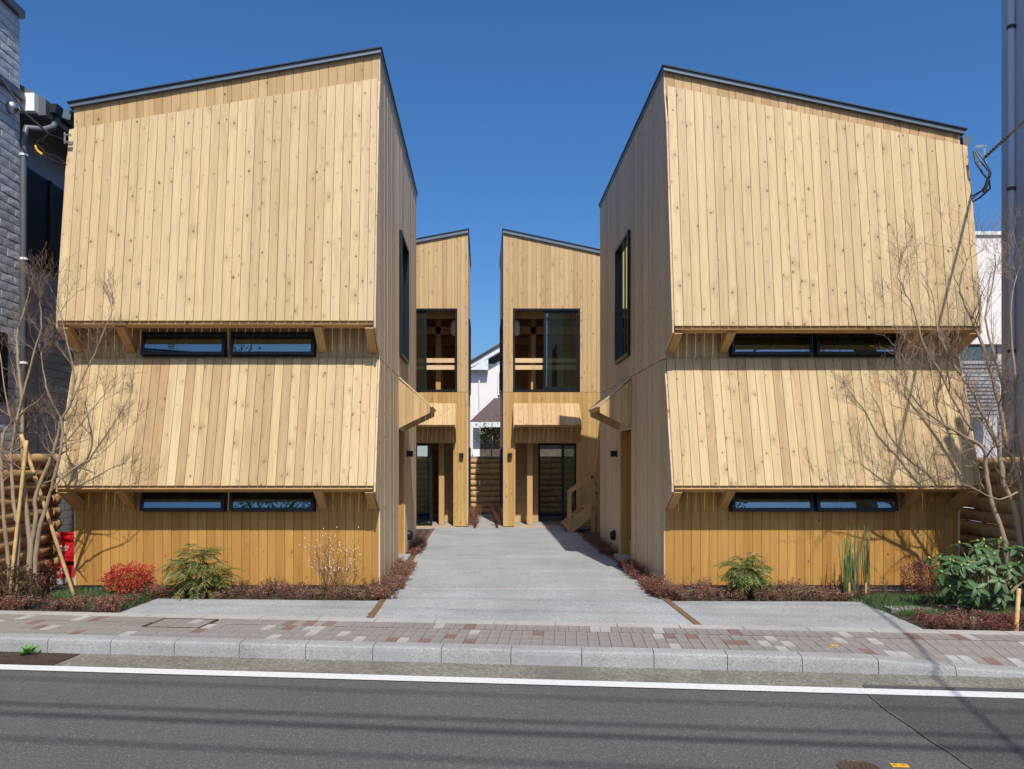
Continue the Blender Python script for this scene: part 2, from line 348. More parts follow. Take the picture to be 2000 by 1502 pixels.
m = MB(); m.prism([RP(-60,-.44,RZ-.08), RP(60,-.44,RZ-.08), RP(60,.01,RZ-.08), RP(-60,.01,RZ-.08)], (0,0,.078)); m.build('gutter', M['gutter'], kind='structure')
m = MB(); m.prism([RP(-60,.03,-.3), RP(60,.03,-.3), RP(60,.16,-.3), RP(-60,.16,-.3)], (0,0,.145)); kerb = m.build('kerb', M['joint'], kind='structure')
def kerbstone(s0, s1):
    m = MB(); g = .0032; A = []
    for s in (s0+g, s1-g):
        d = drop(s)
        prof = [(.012,-.22),(.0,RZ-.01),(.006,-.045+d),(.012,-.018+d),(.026,-.005+d),(.05,.0+d),(.165,.004+d),(.168,-.22)]
        A.append([RP(s, t, z) for t, z in prof])
    n = len(A[0]); m.add(A[0]+A[1], [tuple(range(n)), tuple(range(n,2*n))[::-1]]+[(i, n+i, n+(i+1)%n, (i+1)%n) for i in range(n)])
    return m
s = -.36-.6*10
while s < 8.4:
    kerbstone(s, s+.6).build('kerb_stone', M['kerb'], kerb); s += .6
kerbstone(-40, -.36-.6*10).build('far_kerb', M['kerb'], kerb); kerbstone(s, 40).build('far_kerb', M['kerb'], kerb)
# pavement of small paving bricks
m = MB(); pts = []
sl = [-40, -8, 3.13, 3.43, 3.73, 4.03, 4.33, 40]
tl = [.165, .3, .45, .6, .79, 1.23]
vs = [RP(a, b, zs(a, b)-.012) for a in sl for b in tl]; nb = len(tl)
m.add(vs, [(i*nb+j, (i+1)*nb+j, (i+1)*nb+j+1, i*nb+j+1) for i in range(len(sl)-1) for j in range(nb-1)])
pave = m.build('pavement', M['joint'], kind='structure')
rows = [(.17,.376), (.376,.582), (.582,.788), (.812,1.05)]
def brickmesh(L, mat):
    m = MB(); a = .0485; b = L/2-.0018; c = .003
    m.add([(-a,-b,-.03),(a,-b,-.03),(a,b,-.03),(-a,b,-.03),(-a,-b,-c),(a,-b,-c),(a,b,-c),(-a,b,-c),(-a+c,-b+c,0),(a-c,-b+c,0),(a-c,b-c,0),(-a+c,b-c,0)],
          [(0,1,5,4),(1,2,6,5),(2,3,7,6),(3,0,4,7),(4,5,9,8),(5,6,10,9),(6,7,11,10),(7,4,8,11),(8,9,10,11)]); return m.mesh('paving_brick', mat)
BM = {(round(b-a,3), k): brickmesh(b-a, M[k]) for a, b in rows for k in ('b_grey','b_white','b_red')}
cand = []
for ri, (a, b) in enumerate(rows):
    for i in range(-90, 90):
        s0 = i*.1+.05+(.03 if ri == 3 else 0); t = (a+b)/2; p = RP(s0, t, zs(s0, t)); px = VX+F*p.x/p.y
        q = R.random(); k = 'b_white' if q < .08 else 'b_red' if q < .14 else 'b_grey'
        if -30 < px < 2030 and not (ri == 2 and -3.36 < s0 < -2.8) and not (ri == 3 and -3.36 < s0 < -2.8): cand.append((1/p.y**3, s0, t, a, b, k))
        elif not (-30 < px < 2030): cand.append((0, s0, t, a, b, k))
cand.sort(reverse=True); rest = {k: MB() for k in ('b_grey','b_white','b_red')}
for i, (_, s0, t, a, b, k) in enumerate(cand):
    sl_ = (zs(s0, b)-zs(s0, a))/(b-a); sls = (zs(s0+.05, t)-zs(s0-.05, t))/.1
    Xa = (E1+V((0,0,sls))).normalized(); Ya = (E2+V((0,0,sl_))).normalized(); Za = Xa.cross(Ya).normalized(); Ya = Za.cross(Xa)
    W = frame_m(RP(s0, t, zs(s0, t)+R.uniform(-.0015, .0015)), Xa, Ya, Za); me = BM[(round(b-a,3), k)]
    if i < 300: link(bpy.data.objects.new('paving_brick', me), pave, W)
    else: rest[k].add([W @ v.co for v in me.vertices], [tuple(p.vertices) for p in me.polygons])
for k, mb in rest.items(): mb.build('outer_paving_bricks', M[k], pave, kind='stuff')
m = MB(); m.prism([RP(-40,.79,-.02), RP(40,.79,-.02), RP(40,.81,-.02), RP(-40,.81,-.02)], (0,0,.0175)); m.build('steel_edging', M['rust'], pave)
for i in range(-9, 9):
    m = MB(); m.prism([RP(i*.6+.004,1.053,-.05), RP(i*.6+.596,1.053,-.05), RP(i*.6+.596,1.225,-.05), RP(i*.6+.004,1.225,-.05)], (0,0,.052)); m.build('edging_slab', M['edge'], pave)
# inspection cover in the pavement (brick infilled, rusty rim)
m = MB()
for a in ((-3.37,.57,-2.79,.592), (-3.37,.99,-2.79,1.012), (-3.37,.592,-3.348,.99), (-2.812,.592,-2.79,.99)):
    m.prism([RP(a[0],a[1],-.02), RP(a[2],a[1],-.02), RP(a[2],a[3],-.02), RP(a[0],a[3],-.02)], (0,0,.022))
cov = m.build('inspection_cover', M['rust'], label='square brick-filled inspection cover with brown rim in the pavement', cat='manhole cover')
for i in range(5):
    for j in range(2):
        s0 = -3.345+i*.106; k = 'b_white' if (i, j) == (3, 1) else 'b_grey'; t0 = .596+j*.197
        m = MB(); m.prism([RP(s0+.002,t0,-.02), RP(s0+.104,t0,-.02), RP(s0+.104,t0+.194,-.02), RP(s0+.002,t0+.194,-.02)], (0,0,.02)); m.build('cover_brick', M[k], cov)
# rusty drain plate in the gutter, with checker ribs
m = MB(); m.prism([RP(-4.43,-.44,RZ-.02), RP(-3.62,-.44,RZ-.02), RP(-3.62,-.05,RZ-.02), RP(-4.43,-.05,RZ-.02)], (0,0,.028))
dp = m.build('drain_plate', M['rust'], label='rusty steel drain plate lying in the gutter below the kerb', cat='drain cover'); m = MB()
for i in range(16):
    for j in range(8):
        c = RP(-4.4+i*.05, -.415+j*.049, RZ+.009); d = (E1 if (i+j) % 2 else E2)*.016; m.bar(c-d, c+d, .006, .004)
m.build('tread_ribs', M['rust'], dp)
# round manhole
c = G(1677, 1500, RZ); m = MB(); m.lathe((c.x,c.y,RZ-.02), [(.115,0),(.115,.026),(.105,.027),(.103,.022),(0.001,.022)], 40)
mh = m.build('manhole_cover', M['iron'], label='round rusty manhole cover with ribbed pattern near the camera', cat='manhole cover'); m = MB()
for r in (.025, .05, .075, .095):
    for k in range(int(r*180)):
        a = 2*math.pi*k/int(r*180); m.bar(V((c.x+r*math.cos(a), c.y+r*math.sin(a), RZ+.004)), V((c.x+r*math.cos(a+.5*.03/r), c.y+r*math.sin(a+.5*.03/r), RZ+.004)), .009, .005)
m.build('cast_ribs', M['iron'], mh)
def marker(c, wd, dp_, label, z):
    X = E1*wd/2; Y = E2*dp_/2; m = MB(); m.prism([c-X-Y, c+X-Y, c+X+Y, c-X+Y], (0,0,.003)); o = m.build('survey_marker', M['yellow'], label=label, cat='marker')
    m = MB(); u = V((0,0,.0045))
    m.add([c+u-X*.75-Y*.5, c+u-X*.25-Y*.5, c+u-X*.25-Y*.25, c+u-X*.75-Y*.25], [(0,1,2,3)]); m.add([c+u-X*.75+Y*.25, c+u-X*.25+Y*.25, c+u-X*.25+Y*.5, c+u-X*.75+Y*.5], [(0,1,2,3)])
    m.add([c+u-X*.75-Y*.25, c+u-X*.62-Y*.25, c+u-X*.62+Y*.25, c+u-X*.75+Y*.25], [(0,1,2,3)])
    m.add([c+u+X*.0-Y*.15, c+u+X*.4-Y*.15, c+u+X*.4+Y*.15, c+u+Y*.15], [(0,1,2,3)]); m.add([c+u+X*.4-Y*.5, c+u+X*.85, c+u+X*.4+Y*.5], [(0,1,2)])
    m.build('arrow_print', M['brown'], o)
marker(G(1757, 1496, RZ)+V((0,0,.002)), .09, .05, 'small yellow arrow marker stuck on the asphalt beside the round manhole', 0)
marker(G(1628, 1262, 0)+V((0,0,.003)), .065, .045, 'tiny yellow arrow marker on the paving bricks behind the kerb', 0)
# yard
XL, XR = -1.15, 2.11
def yedge(x): return RP(0,1.225).y+(x-RP(0,1.225).x)*math.tan(AN)
sheet('planting_soil', [(-9, yedge(-9)+.0, -.025), (9, yedge(9), -.025), (9, 26, -.025), (-9, 26, -.025)], M['soil'], kind='structure')
m = MB(); m.prism([V((XL,yedge(XL)-.004,-.1)), V((XR,yedge(XR)-.004,-.1)), V((XR,19.1,-.1)), V((XL,19.1,-.1))], (0,0,.097)); drive = m.build('driveway', plain('red_joint', (.55,.36,.28), .9), kind='structure')
ys = [None, 10.23, 11.85, 13.58, 15.47, 17.35, 19.1]
for i in range(6):
    y1 = ys[i+1]-.022; a, b = XL+.04, XR-.04
    poly = [V((a, (yedge(a) if i == 0 else ys[i]+.022), -.08)), V((b, (yedge(b) if i == 0 else ys[i]+.022), -.08)), V((b, y1, -.08)), V((a, y1, -.08))]
    m = MB(); m.prism(poly, (0,0,.08)); m.build('driveway_slab', M['conc'], drive)
for x in (XL, XR):
    beam('edging_board', (x, yedge(x)+.003, -.02), (x, 19.0, -.02), .07, .05, M['strip'], drive)
def apron(poly, name):
    m = MB(); m.prism([V((x, y, -.08)) for x, y in poly], (0,0,.079)); return m.build(name, M['conc'], kind='structure')
def jag(poly, n=14, amp=.012):
    out = []
    for (x0,y0),(x1,y1) in zip(poly, poly[1:]+poly[:1]):
        for k in range(n):
            f = k/n; out.append((x0+(x1-x0)*f+(R.uniform(-amp,amp) if k else 0), y0+(y1-y0)*f+(R.uniform(-amp,0) if k else 0)))
    return out
apron(jag([(-3.84,yedge(-3.84)+.014),(XL-.04,yedge(XL)+.014),(XL-.04,9.38),(-3.78,9.52)]), 'left_apron')
apron(jag([(XR+.04,yedge(XR)+.014),(4.2,yedge(4.2)+.014),(4.3,9.32),(XR+.04,9.36)]), 'right_apron')
box('rear_terrace', (-5, 19.13, -.2), (-.22, 24, .012), M['slabc'], kind='structure'); box('rear_terrace', (.36, 19.13, -.2), (5, 24, .012), M['slabc'], kind='structure')
box('alley_path', (-.16, 19.13, -.2), (.30, 24, -.002), M['slabc'], kind='structure')

# ------------------------------------------------------------------ timber houses
UX, UY, UZ = V((1,0,0)), V((0,1,0)), V((0,0,1)); YF, YB = 10.2, 15.75
def slab(mb, O, U, Vv, Nn, u0, u1, zb, zt, th, holes=()):
    planks(None, O, U, Vv, Nn, u0, u1, zb, zt, None, pitch=0, gap=0, th=th, holes=holes, join=mb)
def rectframe(mb, O, U, Vv, Nn, u0, u1, v0, v1, wd, dep):
    O = V(O)
    for a, b, c, d in ((u0,u1,v0,v0+wd),(u0,u1,v1-wd,v1),(u0,u0+wd,v0+wd,v1-wd),(u1-wd,u1,v0+wd,v1-wd)):
        mb.prism([O+U*a+Vv*c, O+U*b+Vv*c, O+U*b+Vv*d, O+U*a+Vv*d], Nn*dep)
def pane(mb, O, U, Vv, u0, u1, v0, v1):
    O = V(O); mb.add([O+U*u0+Vv*v0, O+U*u1+Vv*v0, O+U*u1+Vv*v1, O+U*u0+Vv*v1], [(0,1,2,3)])
def awning_window(parent, x0, x1, z0, z1, yf, tilt):
    m = MB(); rectframe(m, (0, yf+.05, 0), UX, UZ, -UY, x0, x1, z0, z1, .03, .085); wdw = m.build('window', M['black'], parent)
    t = math.radians(tilt); Vv = V((0, math.sin(t), math.cos(t))); h = z1-z0-.03; O = V((0, yf-.038-h*math.sin(t), z0+.012)); Nn = V((0,-math.cos(t), math.sin(t)))
    m = MB(); rectframe(m, O, UX, Vv, Nn, x0+.006, x1-.006, 0, h, .036, .03); m.build('sash', M['black'], wdw)
    m = MB(); pane(m, O+Nn*.012, UX, Vv, x0+.04, x1-.04, .034, h-.034); m.build('pane', M['glass'], wdw)
def front_house(label, xi, xo, zi, zo, win, struts, inset, prot, zpb):
    d = 1 if xi > xo else -1; lo, hi = min(xi, xo), max(xi, xo); NX = V((d,0,0))
    h = thing('timber_house', ((lo+hi)/2, YF, 0), label, 'house', 'front pair of timber houses')
    zr = lambda x: zi+(zo-zi)*(x-xi)/(xo-xi)
    holes = [(a, b, .965, 1.285) for a, b in win]+[(a, b, 2.89, 3.20) for a, b in win]
    # front wall
    m = MB(); slab(m, (0,YF+.03,0), UX, UZ, UY, lo+.12, hi-.12, .06, lambda x: zr(x)-.01, .09, holes); fw = m.build('front_wall', M['membrane'], h)
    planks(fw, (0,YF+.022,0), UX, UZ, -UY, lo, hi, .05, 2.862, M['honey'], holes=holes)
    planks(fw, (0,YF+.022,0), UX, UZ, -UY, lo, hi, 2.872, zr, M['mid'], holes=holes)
    for a, b in win:
        awning_window(h, a+.004, b-.004, .967, 1.283, YF, 15); awning_window(h, a+.004, b-.004, 2.892, 3.198, YF, 10)
    # side wall towards the yard
    wy0, wy1, wz0, wz1 = 12.5, 13.75, 3.2, 5.12; dy0, dy1, dz1 = 12.45, 13.5, 2.07
    sh = [(wy0, wy1, wz0, wz1), (dy0, dy1, -1, dz1)]
    m = MB(); slab(m, (xi-d*.008,0,0), UY, UZ, -NX, YF+.03, YB-.03, .06, zr(xi)-.02, .1, sh); sw = m.build('side_wall', M['membrane'], h)
    planks(sw, (xi,0,0), UY, UZ, NX, YF, YB, .05, 2.862, M['side'], holes=sh); planks(sw, (xi,0,0), UY, UZ, NX, YF, YB, 2.872, zr(xi), M['side'], holes=sh)
    # far walls: one cladding mesh each
    m = MB(); planks(None, (xo,0,0), UY, UZ, -NX, YF, YB, .05, zr(xo), None, join=m); m.build('outer_wall', M['side'], h)
    m = MB(); slab(m, (xo+d*.008,0,0), UY, UZ, NX, YF+.03, YB-.03, .06, zr(xo)-.01, .1); m.build('outer_wall_core', M['membrane'], h)
    m = MB(); planks(None, (0,YB,0), UX, UZ, UY, lo, hi, .05, zr, None, join=m); m.build('rear_wall', M['side'], h)
    m = MB(); slab(m, (0,YB-.008,0), UX, UZ, -UY, lo+.12, hi-.12, .06, lambda x: zr(x)-.01, .1); m.build('rear_wall_core', M['membrane'], h)
    box('foundation', (lo+.06, YF+.06, -.2), (hi-.06, YB-.06, .055), M['slabc'], h)
    box('upper_floor', (lo+.13, YF+.13, 2.55), (hi-.13, YB-.13, 2.72), M['ply'], h); box('ground_floor', (lo+.13, YF+.13, .06), (hi-.13, YB-.13, .3), M['ply'], h)
    for x in (lo+.9, (lo+hi)/2, hi-.9):
        for y in (11.4, 13.6): beam('post', (x, y, .3), (x, y, 2.55), .105, .105, M['frame'], h); beam('post', (x, y, 2.72), (x, y, zr(x)-.05), .105, .105, M['frame'], h)
    box('inner_partition', (lo+.4, 14.3, .3), (hi-.4, 14.38, 5.3), M['ply'], h)
    # roof with metal verge
    e = -d*.06
    m = MB(); m.prism([V((xi+d*.035, YF-.05, zr(xi)+.002)), V((xo+e, YF-.05, zr(xo+e)+.002)), V((xo+e, YF-.05, zr(xo+e)+.052)), V((xi+d*.035, YF-.05, zr(xi)+.052))], (0, YB-YF+.08, 0)); rf = m.build('roof', M['roof'], h)
    m = MB(); m.prism([V((xi+d*.05, YF-.07, zr(xi)+.054)), V((xo+e*1.3, YF-.07, zr(xo+e*1.3)+.054)), V((xo+e*1.3, YF-.07, zr(xo+e*1.3)+.068)), V((xi+d*.05, YF-.07, zr(xi)+.068))], (0, YB-YF+.12, 0)); m.build('metal_cap', M['roofcap'], rf)
    m = MB(); xa = xo-d*.06; zg = zr(xo)-.02; m.prism([V((xa, YF+.02, zg)), V((xa-d*.1, YF+.02, zg+.02)), V((xa-d*.12, YF+.02, zg-.09)), V((xa-d*.02, YF+.02, zg-.12))], (0, YB-YF-.1, 0)); m.build('gutter', M['roof'], rf)
    # slanted facade panels
    def panel(name, yb_, zb_, yt, zt_mid, ztop, mat, cz, end, cz_b):
        Vv = V((0, yt-yb_, zt_mid-zb_)).normalized(); Nn = V((0, -Vv.z, Vv.y)); O = V((0, yb_, zb_)); tz = lambda x: (ztop(x)-zb_)/Vv.z; L = tz((lo+hi)/2)
        m = MB()
        for f in (.0, .28, .56, .8):
            q = O-Nn*.02+Vv*(f*L+.02); q2 = V((0, q.y, q.z))
            if f: m.bar(q2+UX*(lo+.03), q2+UX*(hi-.03), .04, .07, Nn.cross(UX))
        o = m.build(name, M['frame'], h)
        q = O-Nn*.098; beam('bottom_rail', V((lo+.012, q.y, q.z)), V((hi-.012, q.y, q.z)), .17, .07, M['frame'], o, up=Vv)
        planks(o, O, UX, Vv, Nn, lo, hi, 0, tz, mat, th=.02, gap=.0054)
        for x in struts:
            beam('strut', (x, yb_+.09, zb_-.03), (x, YF-.002, cz+.05), .10, .085, M['frame'], o)
        ztl = lambda y: zb_+(y-yb_)*Vv.z/Vv.y; zbl = lambda y: cz_b+(cz-cz_b)*(y-yb_)/(YF-yb_)
        for xx, NN, mt in ((xi, NX, M['side']), (xo, -NX, M['side'])):
            planks(o, (xx,0,0), UY, UZ, NN, yb_+.008, YF-.002, zbl, lambda y: max(zbl(y)+.002, min(ztop(xx), ztl(y))), mt, name='cheek_board')
            q = -1 if NN.x > 0 else 1
            beam('strut', (xx+q*.06, yb_+.06, zb_-.04), (xx+q*.06, YF-.002, cz+.05), .10, .1, M['frame'], o)
        return o
    panel('upper_panel', YF-prot, zpb, YF-.10, 6.0, lambda x: zr(x)-inset, M['pale'], 2.93, None, zpb-.07)
    panel('lower_panel', (YF-.445), 1.30, YF-.022, 2.862, lambda x: 2.862, M['pale2'], .99, None, 1.235)
    # entrance hood on the side wall
    hp = .52; tip = V((xi+d*hp, 0, 2.40)); top = V((xi+d*.024, 0, 2.85)); Vv = (top-tip).normalized(); Nn = V((d*Vv.z, 0, -d*Vv.x)) ; Nn = Nn if Nn.z > 0 else -Nn; L = (top-tip).length
    m = MB(); m.bar((tip.x-d*.04, dy0+.03, 2.40), (tip.x-d*.04, 13.52, 2.40), .05, .06, Vv); m.bar((xi+d*.05, dy0+.03, 2.8), (xi+d*.05, 13.52, 2.8), .05, .05); hd = m.build('entrance_hood', M['frame'], h)
    planks(hd, tip, UY, Vv, Nn, dy0-.02, 13.57, 0, L, M['pale'], th=.024)
    fx = lambda x: 2.40+(2.85-2.40)*(hp-abs(x))/hp-.004; fb = lambda x: 2.075+(2.33-2.075)*abs(x)/hp
    for y, NN in ((dy0, -UY), (13.55, UY)):
        planks(hd, (xi,y,0), UX, UZ, NN, min(d*.024, d*(hp-.02)), max(d*.024, d*(hp-.02)), fb, fx, M['mid'], th=.02, name='cheek_board')
    # door recess
    rx = xi-d*.36
    planks(sw, (0,dy1-.002,0), UX, UZ, -UY, min(rx, xi), max(rx, xi), .05, dz1, M['honey'], th=.02, name='jamb_board'); planks(sw, (0,dy0+.002,0), UX, UZ, UY, min(rx, xi), max(rx, xi), .05, dz1, M['side'], th=.02, name='jamb_board')
    dr = box('door', (rx, dy0+.02, .06), (rx-d*.05, dy1-.02, dz1), M['door'], h); m = MB(); m.tube([V((rx+d*.05, 12.62, .85)), V((rx+d*.05, 12.62, 1.25))], .012, 8); m.build('handle', M['steel'], dr)
    m = MB(); m.box((xi-d*.05, dy0-.0, dz1), (rx, dy1, dz1+.05)); m.build('door_head', M['frame'], h); box('door_step', (rx, dy0+.02, -.05), (xi+d*.12, dy1-.02, .06), M['slabc'], h)
    m = MB(); m.box((xi-d*.1, dy0+.022, .06), (xi-d*.14, dy0+.06, dz1)); m.build('door_frame', M['galv'], dr)
    # tall side window
    m = MB(); rectframe(m, (xi-d*.06,0,0), UY, UZ, NX, wy0+.003, wy1-.003, wz0+.003, wz1-.003, .05, .125); wd = m.build('side_window', M['black'], h)
    m = MB(); rectframe(m, (xi-d*.03,0,0), UY, UZ, NX, wy0+.055, (wy0+wy1)/2, wz0+.055, wz1-.055, .04, .04); m.build('sash', M['black'], wd)
    m = MB(); pane(m, (xi,0,0), UY, UZ, wy0+.09, wy1-.05, wz0+.05, wz1-.05); m.build('pane', M['glass2'], wd)
    # lamp, vent
    lm = box('wall_lamp', (xi+d*.024, 13.72, 1.655), (xi+d*.125, 13.84, 1.755), M['black'], h)
    m = MB(); m.lathe((xi+d*.022, 13.95, .32), [(.085,0),(.085,.04),(.06,.085),(.001,.1)], 16, NX); m.build('vent_hood', M['black'], h)
    return h
LX = lambda a: (a-VX)*10.13/F
left = front_house('left front timber house with slanted cedar panels beside the grey stone-clad house', -1.30, -5.07, 6.66, 5.99, [(LX(275), LX(441)), (LX(449), LX(615))], [-4.36, -1.985], .335, .44, 3.265)
right = front_house('right front timber house with slanted cedar panels, a bare tree and cable before its corner', 2.275, 5.92, 6.44, 5.66, [(LX(1427), LX(1588)), (LX(1592), LX(1752))], [2.985, 5.25], .215, .465, 3.2)

def rear_house(label, xi, xo, yf, yb, zi, slope, wx, dx, glassd, gw):
    d = 1 if xi > xo else -1; lo, hi = min(xi, xo), max(xi, xo); NX = V((d,0,0))
    h = thing('timber_house', ((lo+hi)/2, yf, 0), label, 'house', 'rear pair of timber houses')
    zr = lambda x: zi-slope*abs(x-xi)
    holes = [(wx[0], wx[1], 3.2, 5.16), (dx[0], dx[1], -1, 2.02)]
    m = MB(); slab(m, (0,yf+.03,0), UX, UZ, UY, lo+.1, hi-.1, .04, lambda x: zr(x)-.01, .09, holes); fw = m.build('front_wall', M['ply'], h)
    planks(fw, (0,yf+.022,0), UX, UZ, -UY, lo, hi, .03, 3.185, M['mid2'], holes=holes); planks(fw, (0,yf+.022,0), UX, UZ, -UY, lo, hi, 3.193, zr, M['mid'], holes=holes)
    sh = [(20.4, 21.8, 3.3, 5.1), (20.4, 21.6, .4, 1.9)]
    m = MB(); slab(m, (xi-d*.008,0,0), UY, UZ, -NX, yf+.03, yb-.03, .04, zr(xi)-.02, .09, sh); sw = m.build('side_wall', M['ply'], h)
    planks(sw, (xi,0,0), UY, UZ, NX, yf, yb, .03, 3.185, M['side'], holes=sh); planks(sw, (xi,0,0), UY, UZ, NX, yf, yb, 3.193, zr(xi), M['side'], holes=sh)
    for a, b, c, e in sh:
        m = MB(); rectframe(m, (xi-d*.05,0,0), UY, UZ, NX, a+.003, b-.003, c+.003, e-.003, .05, .11); wd = m.build('side_window', M['black'], h)
        m = MB(); pane(m, (xi,0,0), UY, UZ, a+.05, b-.05, c+.05, e-.05); m.build('pane', M['glass'], wd)
    ro = sorted((1.55*(-d) if d < 0 else -1.5, 2.95*(-d) if d < 0 else -2.9)); rh = [(ro[0], ro[1], -1, 2.05)]
    m = MB(); planks(None, (0,yb,0), UX, UZ, UY, lo, hi, .03, zr, None, holes=rh, join=m); m.build('rear_wall', M['side'], h)
    m = MB(); slab(m, (0,yb-.008,0), UX, UZ, -UY, lo+.1, hi-.1, .04, lambda x: zr(x)-.01, .09, rh); m.build('rear_wall_core', M['ply'], h)
    m = MB(); rectframe(m, (0,yb-.04,0), UX, UZ, UY, ro[0]+.003, ro[1]-.003, .02, 2.047, .05, .09); rg = m.build('rear_door', M['black'], h)
    m = MB(); c_ = (ro[0]+ro[1])/2; m.box((c_-.03, yb-.04, .07), (c_+.03, yb+.05, 2.0)); m.build('mullion', M['black'], rg)
    m = MB(); pane(m, (0,yb,0), UX, UZ, (c_+.03 if d < 0 else ro[0]+.05), (ro[1]-.05 if d < 0 else c_-.03), .07, 2.0); m.build('pane', M['glass2'], rg)
    m = MB(); planks(None, (xo,0,0), UY, UZ, -NX, yf, yb, .03, zr(xo), None, join=m); m.build('outer_wall', M['side'], h)
    m = MB(); slab(m, (xo+d*.008,0,0), UY, UZ, NX, yf+.03, yb-.03, .04, zr(xo)-.01, .09); m.build('outer_wall_core', M['ply'], h)
    box('upper_floor', (lo+.11, yf+.13, 2.5), (hi-.11, yb-.11, 2.72), M['ply'], h)
    m = MB(); m.prism([V((xi+d*.03, yf-.05, zr(xi)+.002)), V((xo, yf-.05, zr(xo)+.002)), V((xo, yf-.05, zr(xo)+.08)), V((xi+d*.03, yf-.05, zr(xi)+.08))], (0, yb-yf+.08, 0)); rf = m.build('roof', M['roof'], h)
    m = MB(); m.prism([V((xi+d*.05, yf-.07, zr(xi)+.083)), V((xo, yf-.07, zr(xo)+.083)), V((xo, yf-.07, zr(xo)+.1)), V((xi+d*.05, yf-.07, zr(xi)+.1))], (0, yb-yf+.12, 0)); m.build('metal_cap', M['roofcap'], rf)
    # timber frame inside
    for x in ([1.27, 2.5] if d < 0 else [-1.12, -2.4]):
        beam('post', (x, yf+1.35, 2.72), (x, yf+1.35, zr(x)-.05), .12, .12, M['frame'], h); beam('post', (x, yf+2.5, 2.72), (x, yf+2.5, zr(x)-.05), .12, .12, M['frame'], h)
    for z, y in ((5.1, yf+.5), (4.85, yf+1.35), (4.75, yf+2.6)): beam('tie_beam', (lo+.12, y, z), (hi-.12, y, z), .12, .18, M['frame'], h)
    for z in (3.955, 3.79): beam('guard_rail', (wx[0]-.05, yf+.2, z), (wx[1]+.05, yf+.2, z), .035, .105, M['rail'], h)
    xp = .96+.18 if d < 0 else -1.0
    beam('post', (xp, yf+.62, .02), (xp, yf+.62, 2.5), .13, .13, M['frame'], h)
    box('inner_wall', (lo+.12 if d < 0 else hi-.75, yf+1.4, .02), (1.40 if d < 0 else hi-.12, yf+1.45, 2.5), M['ply'], h)
    # upper sliding window: one half open
    m = MB(); rectframe(m, (0,yf+.06,0), UX, UZ, -UY, wx[0]+.003, wx[1]-.003, 3.203, 5.157, .045, .075); wd = m.build('sliding_window', M['black'], h)
    a, b = gw; m = MB(); rectframe(m, (0,yf+.075,0), UX, UZ, -UY, a, b, 3.25, 5.11, .06, .04); m.build('sash', M['black'], wd); m = MB(); pane(m, (0,yf+.055,0), UX, UZ, a+.06, b-.06, 3.31, 5.05); m.build('pane', M['glass2'], wd)
    # ground-floor opening with a glazed sash
    m = MB(); rectframe(m, (0,yf+.1,0), UX, UZ, -UY, dx[0]+.002, dx[1]-.002, .0, 2.018, .03, .075); dr = m.build('doorway', M['frame'], h)
    a, b = glassd; m = MB(); rectframe(m, (0,yf+.2,0), UX, UZ, -UY, a, b, .02, 1.985, .06, .05); m.build('sash', M['black'], dr); m = MB(); pane(m, (0,yf+.175,0), UX, UZ, a+.06, b-.06, .08, 1.93); m.build('pane', M['glass2'], dr)
    # small slanted canopy
    yt = yf-.02; O = V((0, yf-.42, 2.385)); Vv = V((0, .40, .525)).normalized(); Nn = V((0,-Vv.z,Vv.y)); L = .66; c0, c1 = dx[0]-.01, dx[1]+.02
    m = MB(); m.bar(V((c0+.02, yf-.385, 2.385)), V((c1-.02, yf-.385, 2.385)), .04, .06, Vv); cn = m.build('canopy', M['frame'], h)
    planks(cn, O, UX, Vv, Nn, c0, c1, 0, L, M['mid'], th=.024)
    for x, NN in ((c0, -UX), (c1, UX)):
        planks(cn, (x,0,0), UY, UZ, NN, yf-.40, yf-.002, lambda y: 2.33-(y-yf+.4)*.8, lambda y: 2.38+(y-yf+.4)*1.3, M['mid'], th=.018, name='cheek_board')
    xl = xi-d*.13; box('wall_lamp', (xl-.05, yf-.1, 1.65), (xl+.05, yf-.001, 1.75), M['black'], h)
    return h
YR = 19.3; Q = lambda a: (a-VX)/82.9
rear_house('left rear timber house half hidden behind the left front house, narrow canopy over its doorway', -.374, -4.1, YR, 23.0, 6.93, .19, (-2.1, Q(893)), (-1.9, Q(888)), (-1.62, -1.2), (-2.05, Q(833)))
rear_house('right rear timber house at the back of the yard with an outside staircase', .507, 4.25, YR, 23.0, 6.93, .215, (Q(1002), Q(1133)), (Q(1004), Q(1129)), (Q(1098), Q(1128)), (Q(1062), Q(1131)))
for x, lb in ((.80, 'white paper lantern in the upper window of the right rear house'), (-.68, 'white paper lantern in the upper window of the left rear house')):
    m = MB(); m.lathe((x, 20.0, 4.62), [(.06,0),(.10,.05),(.11,.2),(.10,.33),(.06,.38)], 14); o = m.build('paper_lantern', M['lantern'], smooth=True, label=lb, cat='lantern'); m = MB(); m.tube([V((x,20,5)), V((x,20,5.35))], .006, 5); m.build('cord', M['cable'], o)
